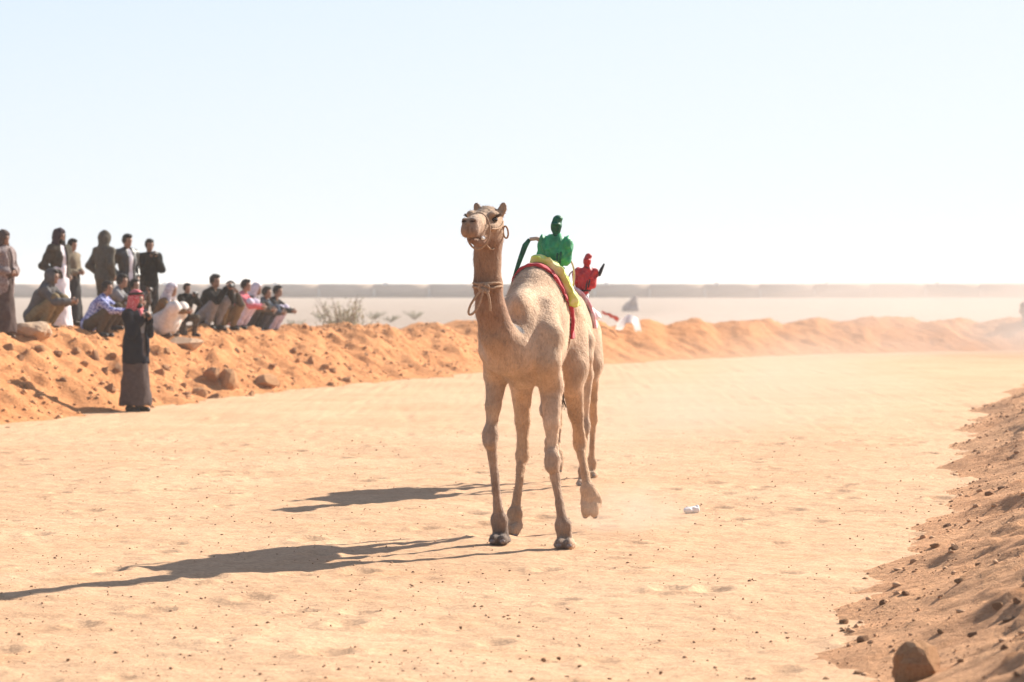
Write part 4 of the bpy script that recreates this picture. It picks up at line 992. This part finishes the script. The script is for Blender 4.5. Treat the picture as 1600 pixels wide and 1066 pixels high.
# ------------------------------------------------------------------ rocks, gravel, shrubs, litter
M_ROCK = mat('rock_orange', (0.52, 0.275, 0.13), (0.42, 0.21, 0.095), 7, 0.95, 0.02, 25)
M_ROCKD = mat('rock_brown', (0.44, 0.235, 0.12), (0.35, 0.18, 0.09), 7, 0.95, 0.02, 25)
M_ROCKP = mat('rock_pale', (0.52, 0.37, 0.25), (0.44, 0.29, 0.185), 6, 0.95, 0.02, 25)

def rock_mesh(seed, sub, mt, ang=0.35, ncut=14, clo=0.48):
    import bmesh
    bm = bmesh.new(); bmesh.ops.create_icosphere(bm, subdivisions=sub, radius=1.0); rg = random.Random(seed)
    off = Vector((rg.uniform(0, 50), rg.uniform(0, 50), rg.uniform(0, 50)))
    cuts = [(Vector((rg.gauss(0, 1), rg.gauss(0, 1), rg.gauss(0, 1))).normalized(), rg.uniform(clo, 0.84)) for _ in range(ncut)]
    for v in bm.verts:
        p = v.co.copy(); p *= 1 + ang * mnoise.noise(p * 1.1 + off) + 0.12 * mnoise.noise(p * 3.2 + off)
        for n_, d in cuts:
            e = p.dot(n_) - d
            if e > 0: p -= n_ * e * 0.97
        v.co = p
    me = bpy.data.meshes.new('rock'); bm.to_mesh(me); bm.free(); me.materials.append(mt)
    return me
ROCKS = {k: [rock_mesh(10 * i + j, 2 if j < 5 else 3, m_, 0.35, 14 if j < 5 else 6, 0.48 if j < 5 else 0.7) for j in range(6)] for i, (k, m_) in enumerate((('o', M_ROCK), ('d', M_ROCKD), ('p', M_ROCKP)))}
def rock(px, py, wpx, hpx, kind, label, group=None, var=0, depth=None, sink=0.3, big=False):
    p = hit_px(px, py + hpx * 0.35); s = p.y / FPX
    o = bpy.data.objects.new('rock', ROCKS[kind][5 if big else var % 5]); COL.objects.link(o)
    rg = random.Random(int(px * 7 + py)); a, b = wpx * s / 2, hpx * s / 2
    o.scale = (a * 1.1, (depth or a * rg.uniform(.7, 1.1)), b * 1.25); o.rotation_euler = (rg.uniform(-.15, .15), rg.uniform(-.2, .2), rg.uniform(-.5, .5))
    o.location = (p.x, p.y, p.z + b * (1 - 2 * sink) * 0.9)
    return tag(o, label, 'rock', group)
rock(1437, 1040, 76, 62, 'o', 'rounded orange boulder at the foot of the near shaded bank', big=True, sink=0.15)
rock(46, 516, 56, 30, 'p', 'pale rounded boulder beside the squatting boy in grey hood', big=True, sink=0.2)
rock(285, 532, 62, 30, 'p', 'long pale slab of rock below the white robed spectator', var=2, sink=0.35)
rock(414, 594, 46, 22, 'o', 'flat orange rock alone at the foot of the far bank', var=3, sink=0.25)
rock(330, 581, 30, 34, 'd', 'tall brown upright rock at the foot of the far bank', var=1, sink=0.25)
rock(356, 590, 50, 34, 'o', 'sloping orange rock leaning beside the tall brown rock', var=4, sink=0.3)
GL = 'rocks strewn over the far bank'; LB = 'brown rock strewn with others over the far bank'
rg = random.Random(5)
spots = [(310, 608, 30, 26), (290, 612, 18, 16), (286, 598, 16, 14), (265, 604, 14, 14), (250, 580, 22, 18), (258, 570, 16, 14), (275, 616, 12, 10), (335, 618, 22, 14), (392, 615, 12, 10), (486, 560, 14, 18), (507, 570, 16, 12), (517, 575, 14, 14), (540, 590, 24, 12), (516, 598, 14, 10), (432, 597, 14, 12), (149, 548, 16, 34), (130, 565, 22, 16), (163, 576, 16, 14), (120, 545, 18, 14), (185, 570, 18, 16), (176, 552, 16, 14), (86, 548, 26, 18), (62, 540, 22, 16), (30, 555, 18, 14), (14, 540, 20, 16), (98, 590, 14, 10), (190, 538, 14, 12), (172, 603, 20, 16), (260, 545, 14, 12), (370, 545, 14, 10), (400, 560, 16, 10), (424, 568, 14, 10), (545, 574, 12, 8), (518, 521, 9, 9), (692, 517, 10, 8), (600, 515, 12, 8), (40, 600, 14, 10), (12, 668, 10, 7), (460, 545, 12, 9), (572, 552, 12, 8), (640, 570, 12, 7)]
def zone(px):
    return ('below the boy in grey hood' if px < 125 else 'behind the man in red headscarf' if px < 255 else 'beside the tall brown rock' if px < 345 else
            'below the squatting row' if px < 450 else 'where the far bank bends away')
for i, (px, py, a, b) in enumerate(spots):
    k = 'od'[i % 2]; sz_ = 'large' if a >= 20 else 'small'
    rock(px, py, a, b, k, '%s %s rock lying on the bank %s' % (sz_, 'orange' if k == 'o' else 'brown', zone(px)), GL, i, sink=0.5)
GR = 'clods along the near bank'; LR = 'brown clod of earth lying along the foot of the near shaded bank'
for i, (px, py, a, b) in enumerate([(1318, 970, 18, 14), (1316, 984, 10, 8), (1348, 997, 22, 16), (1352, 905, 14, 10), (1380, 940, 16, 12), (1415, 925, 18, 12), (1460, 850, 20, 12), (1490, 855, 18, 12), (1545, 770, 18, 12), (1560, 945, 22, 14), (1590, 935, 20, 14), (1575, 965, 22, 14), (1500, 905, 20, 12), (1530, 880, 18, 10), (1290, 1060, 20, 10), (1340, 1050, 18, 10), (1565, 760, 16, 10), (1520, 990, 16, 12), (1470, 985, 14, 10), (1570, 1010, 20, 12), (1590, 1050, 18, 12), (1500, 1030, 14, 10), (1480, 820, 14, 8), (1440, 830, 12, 7)]):
    k = 'd' if i % 3 else 'o'
    rock(px, py, a, b, k, '%s clod of earth %s' % ('brown' if k == 'd' else 'orange', 'at the edge of the near bank beside the boulder' if py > 960 and px < 1420 else 'high on the slope of the near shaded bank' if px > 1500 else 'at the ragged foot of the near shaded bank'), GR, i, sink=0.4)
GT = 'small stones on the track'; LT = 'small brown stone lying loose on the open track sand'
for i, (px, py, a, b) in enumerate([(1032, 1050, 10, 8), (752, 947, 12, 9), (782, 942, 11, 7), (849, 1030, 13, 9), (873, 1028, 12, 8), (882, 985, 12, 7), (905, 1040, 12, 7), (1020, 858, 9, 7), (906, 970, 9, 6), (30, 990, 9, 6), (106, 1030, 10, 7), (515, 1055, 10, 6), (633, 1016, 12, 6), (832, 1060, 14, 9), (720, 980, 9, 7), (258, 764, 9, 5), (252, 880, 8, 5), (1030, 1000, 9, 5)]):
    rock(px, py, a * .7, b * .65, 'o', LT, GT, i, sink=0.4)

# gravel: crumbs of earth too many to count, joined in one object for each surface
def gravel(name, pts, sizes, mt, label, seed):
    rs = np.random.default_rng(seed); ico = []
    t = (1 + 5 ** .5) / 2
    V0 = np.array([(-1, t, 0), (1, t, 0), (-1, -t, 0), (1, -t, 0), (0, -1, t), (0, 1, t), (0, -1, -t), (0, 1, -t), (t, 0, -1), (t, 0, 1), (-t, 0, -1), (-t, 0, 1)], float) / 1.9
    F0 = np.array([(0, 11, 5), (0, 5, 1), (0, 1, 7), (0, 7, 10), (0, 10, 11), (1, 5, 9), (5, 11, 4), (11, 10, 2), (10, 7, 6), (7, 1, 8), (3, 9, 4), (3, 4, 2), (3, 2, 6), (3, 6, 8), (3, 8, 9), (4, 9, 5), (2, 4, 11), (6, 2, 10), (8, 6, 7), (9, 8, 1)])
    n = len(pts); V = V0[None] * rs.uniform(.55, 1.25, (n, 12, 1)) * sizes[:, None, None] * rs.uniform(.6, 1.3, (n, 1, 3)) * np.array([1, 1, .7]) + np.asarray(pts)[:, None, :]
    F = F0[None] + (np.arange(n) * 12)[:, None, None]
    o = mesh_np(name, V.reshape(-1, 3), F.reshape(-1, 3), mt, None, False); tag(o, label, 'gravel', kind='stuff'); return o
rs = np.random.default_rng(9)
# on the track: log-spread in distance so that the near sand is as busy as in the photograph
n = 9000; yy = 11.5 * (36 / 11.5) ** rs.uniform(0, 1, n); xx = rs.uniform(-.20, .20, n) * yy
keep = fbm(xx / 1.3, yy / 1.7, 2, 91) > -0.12 - 0.2 * rs.uniform(0, 1, n); xx, yy = xx[keep], yy[keep]
zz = ground_height(xx[None], yy[None])[0]; sz = 0.0025 + 0.010 * rs.uniform(0, 1, len(xx)) ** 6
gravel('gravel', np.stack([xx, yy, zz + sz * .3], 1), sz, mat('crumb_tan', (0.48, 0.29, 0.17), (0.36, 0.205, 0.115), 3, 0.95), 'fine stones and crumbs scattered over the track sand', 1)
def bank_pts(bv, n, xr, yr, seed, cond):
    r = np.random.default_rng(seed); out = []
    while len(out) < n:
        x, y = r.uniform(*xr), r.uniform(*yr)
        if not cond(x, y): continue
        h = bv.ray_cast(Vector((x, y, 20)), Vector((0, 0, -1)))
        if h[0] is not None and h[0].z > -0.02: out.append(tuple(h[0]))
    return np.array(out)
P = bank_pts(BV_L, 7000, (-8.5, 2), (34, 64), 3, lambda x, y: True); sz = 0.010 + 0.050 * rs.uniform(0, 1, len(P)) ** 5
gravel('gravel', P + np.array([0, 0, .004]), sz, M_ROCK, 'earth crumbs and pebbles covering the far sand bank', 2)
P = bank_pts(BV_R, 5200, (1.0, 9.5), (11.5, 45), 4, lambda x, y: x < 0.22 * y and (mnoise.noise(Vector((x * 1.4, y * 1.4, 3))) > -0.15)); sz = 0.005 + 0.026 * rs.uniform(0, 1, len(P)) ** 6
gravel('gravel', P + np.array([0, 0, .003]), sz, mat('crumb_brown', (0.50, 0.29, 0.16), (0.38, 0.21, 0.11), 3, 0.95), 'earth crumbs and pebbles covering the near shaded bank', 3)

# shrubs behind the far bank
M_LEAF = mat('dry_leaf', (0.44, 0.40, 0.27), (0.34, 0.30, 0.20), 5, 0.8); M_TWIG = mat('twig', (0.34, 0.27, 0.21), None, 9)
def shrub(x, y, hgt, wid, nb, nl, label, seed, z=0.0):
    rg = random.Random(seed); root = empty('shrub', (x, y, z)); tag(root, label, 'shrub', 'dry shrubs beyond the bank')
    st = MB(); V = []; F = []
    for i in range(nb):
        a = rg.uniform(0, 2 * PI); r = wid * .5 * rg.uniform(.25, 1); tip = Vector((math.cos(a) * r, math.sin(a) * r, hgt * rg.uniform(.6, 1)))
        mid = tip * .5 + Vector((rg.uniform(-.06, .06), rg.uniform(-.06, .06), .08)) * hgt
        pts = bez([(rg.uniform(-.03, .03), rg.uniform(-.03, .03), 0), mid * .7, mid, tip], 6); st.tube(pts, [.018 * (1 - k / 7.5) * hgt + .002 for k in range(7)], 5)
        for k in range(nl):
            t = rg.uniform(.35, 1.0); j = t * 6; p = Vector(pts[min(6, int(j))]) + Vector((rg.gauss(0, .09), rg.gauss(0, .09), rg.gauss(0, .07))) * hgt
            d = Vector((rg.gauss(0, 1), rg.gauss(0, 1), rg.gauss(.4, 1))).normalized(); s_ = d.cross(Vector((rg.gauss(0, 1), rg.gauss(0, 1), rg.gauss(0, 1)))).normalized()
            l = rg.uniform(.035, .075) * (.6 + .4 * hgt); n0 = len(V); V += [tuple(p), tuple(p + d * l * .5 + s_ * l * .28), tuple(p + d * l), tuple(p + d * l * .5 - s_ * l * .28)]; F.append((n0, n0 + 1, n0 + 2, n0 + 3))
    st.build('stems', M_TWIG, root); mesh_np('foliage', V, np.array(F), M_LEAF, root, False)
p = at(540, 505, 76); shrub(p.x, 76, 1.62, 1.7, 24, 75, 'tall airy dry shrub standing behind the far bank', 3)
for i, (px, D, h_, w_) in enumerate([(585, 150, .7, 2.2), (648, 150, .75, 2.0), (500, 148, .6, 2.0), (610, 140, .5, 1.6), (462, 118, .6, 1.8)]):
    shrub((px - 800) / FPX * D, D, h_ * .7, w_ * .8, 14, 60, 'low dry shrub near the foot of the long wall', 20 + i)

# white sheet with a red strip caught on the far bank
def sheet(name, pts_a, pts_b, th, m, label, cat, sub=10):
    A, B = bez(pts_a, sub), bez(pts_b, sub); V = []; F = []; nr = 5
    for i in range(sub + 1):
        for k in range(nr):
            q = A[i].lerp(B[i], k / (nr - 1)); V.append((q.x, q.y, q.z + .015 * math.sin(i * 1.7 + k * 2.1)))
    n0 = len(V); V += [(a, b, c - th) for a, b, c in V]
    for i in range(sub):
        for k in range(nr - 1):
            a = i * nr + k; F.append((a, a + 1, a + nr + 1, a + nr)); F.append((n0 + a, n0 + a + nr, n0 + a + nr + 1, n0 + a + 1))
    return tag(mesh_np(name, V, np.array(F), m), label, cat)
M_SHEET = bpy.data.materials.new('white_plastic'); M_SHEET.use_nodes = True; n_ = M_SHEET.node_tree
tl = n_.nodes.new('ShaderNodeBsdfTranslucent'); tl.inputs[0].default_value = (.85, .84, .82, 1); ms = n_.nodes.new('ShaderNodeMixShader'); ms.inputs[0].default_value = .55
pb = n_.nodes['Principled BSDF']; pb.inputs['Base Color'].default_value = (.85, .85, .85, 1); pb.inputs['Roughness'].default_value = .5
n_.links.new(pb.outputs[0], ms.inputs[1]); n_.links.new(tl.outputs[0], ms.inputs[2]); n_.links.new(ms.outputs[0], n_.nodes['Material Output'].inputs[0])
def seat(px, py, D): return at(px, py, D)
Dw = 71.2
sheet('plastic_sheet', [seat(962, 514, Dw), seat(966, 498, Dw), seat(982, 484, Dw), seat(998, 486, Dw), seat(1002, 516, Dw)], [seat(973, 514, Dw - .25), seat(975, 506, Dw - .25), seat(982, 499, Dw - .25), seat(990, 500, Dw - .25), seat(992, 516, Dw - .25)], .02, M_SHEET, 'white plastic sheet arched over the crest of the far bank', 'sheet')
sheet('ribbon', [seat(940, 486, Dw - .1), seat(950, 489, Dw - .1), seat(958, 491, Dw - .1), seat(968, 497, Dw - .1)], [seat(940, 489, Dw - .1), seat(950, 492, Dw - .1), seat(957, 497, Dw), seat(965, 502, Dw)], .012, mat('ribbon_red', (0.62, 0.12, 0.10), None, 9), 'faded red ribbon tied to the white sheet on the far bank', 'ribbon')

# dark covered heap out on the plain
Dh = EYE * FPX / (487 - HORIZON_PX); p = at(986, 487, Dh); v, q = sculpt([('c', (-.25, 0, .2), (.30, .1, .95), .32, .16, .15), ('c', (.30, .1, .95), (.38, 0, .1), .16, .22, .12), ('e', (0, .2, .1), (.6, .6, .35), None, .15)], .05, (wrinkle(.03, 9, 3), wrinkle(.015, 22, 4)), 1)
o = mesh_np('covered_heap', v, q, mat('dark_tarp', (.38, .31, .28), (.31, .25, .23), 3, .8)); o.location = (p.x, Dh, 0); tag(o, 'dark pointed heap under a tarpaulin on the plain before the long wall', 'heap')

# crumpled plastic cup dropped on the track
p = hit_px(1081, 801); v, q = sculpt([('c', (-.055, 0, .028), (.045, .01, .030), .026, .030, .02), ('e', (.055, .012, .034), (.022, .034, .034), None, .01), ('s', (.078, .012, .036), (.02, .024, .024), None, .004)], .005, (wrinkle(.004, 110, 3),), 1)
o = mesh_np('plastic_cup', v, q, M_WHITE); o.location = (p.x, p.y, ground_z(p.x, p.y)); o.rotation_euler = (0, 0, .5); tag(o, 'crumpled white plastic cup lying on the sandy track', 'litter')

# ------------------------------------------------------------------ dust and haze
def dust(name, c, r, dens, label, scale=1.2, rz=0.0, thr=(0.38, 0.75), col=(0.76, 0.645, 0.545)):
    m = bpy.data.materials.new('dust_' + name); m.use_nodes = True; n = m.node_tree
    for x in list(n.nodes):
        if x.type == 'BSDF_PRINCIPLED': n.nodes.remove(x)
    out = [x for x in n.nodes if x.type == 'OUTPUT_MATERIAL'][0]
    pv = n.nodes.new('ShaderNodeVolumePrincipled'); pv.inputs['Color'].default_value = (*col, 1); pv.inputs['Anisotropy'].default_value = 0.0
    tc = n.nodes.new('ShaderNodeTexCoord')
    ln = n.nodes.new('ShaderNodeVectorMath'); ln.operation = 'LENGTH'; n.links.new(tc.outputs['Object'], ln.inputs[0])
    mr = n.nodes.new('ShaderNodeMapRange'); mr.interpolation_type = 'SMOOTHSTEP'; mr.inputs['From Min'].default_value = 1.0; mr.inputs['From Max'].default_value = 0.15; n.links.new(ln.outputs['Value'], mr.inputs['Value'])
    nz = n.nodes.new('ShaderNodeTexNoise'); nz.inputs['Scale'].default_value = scale; nz.inputs['Detail'].default_value = 4; nz.inputs['Roughness'].default_value = .6; n.links.new(tc.outputs['Object'], nz.inputs['Vector'])
    m2 = n.nodes.new('ShaderNodeMapRange'); m2.inputs['From Min'].default_value = thr[0]; m2.inputs['From Max'].default_value = thr[1]; n.links.new(nz.outputs['Fac'], m2.inputs['Value'])
    mu = n.nodes.new('ShaderNodeMath'); mu.operation = 'MULTIPLY'; n.links.new(mr.outputs['Result'], mu.inputs[0]); n.links.new(m2.outputs['Result'], mu.inputs[1])
    mv = n.nodes.new('ShaderNodeMath'); mv.operation = 'MULTIPLY'; n.links.new(mu.outputs[0], mv.inputs[0]); mv.inputs[1].default_value = dens
    n.links.new(mv.outputs[0], pv.inputs['Density']); n.links.new(pv.outputs['Volume'], out.inputs['Volume'])
    o = MB().ball((0, 0, 0), 1.0, 20, 12).build('dust_cloud', m); o.location = c; o.scale = r; o.rotation_euler = (0, 0, rz)
    return tag(o, label, 'dust', kind='stuff')
dust('far', (13.5, 84, 0.3), (15.5, 20.0, 3.4), 0.24, 'pale dust cloud drifting before the long wall', 1.6, col=(0.74, 0.665, 0.61))
dust('trail', (3.0, 40, 0.1), (3.6, 17.0, 1.5), 0.12, 'thin trail of dust hanging over the track behind the camels', 1.7, -0.22)
dust('puff', (0.86, 21.6, 0.10), (0.70, 1.0, 0.42), 1.5, 'small puff of dust kicked up by the hind foot of the leading camel', 1.9)
hz = MB().box((-1700, -320, -1.2), (1700, 2700, 4.3)).build('haze', None, None, False)
m = bpy.data.materials.new('haze_air'); m.use_nodes = True; n_ = m.node_tree
for x in list(n_.nodes):
    if x.type == 'BSDF_PRINCIPLED': n_.nodes.remove(x)
pv = n_.nodes.new('ShaderNodeVolumePrincipled'); pv.inputs['Color'].default_value = (0.96, 0.92, 0.88, 1); pv.inputs['Density'].default_value = 0.0006; pv.inputs['Anisotropy'].default_value = 0.2
n_.links.new(pv.outputs['Volume'], [x for x in n_.nodes if x.type == 'OUTPUT_MATERIAL'][0].inputs['Volume'])
hz.data.materials.append(m); tag(hz, 'thin dusty haze in the desert air', 'haze', kind='stuff')
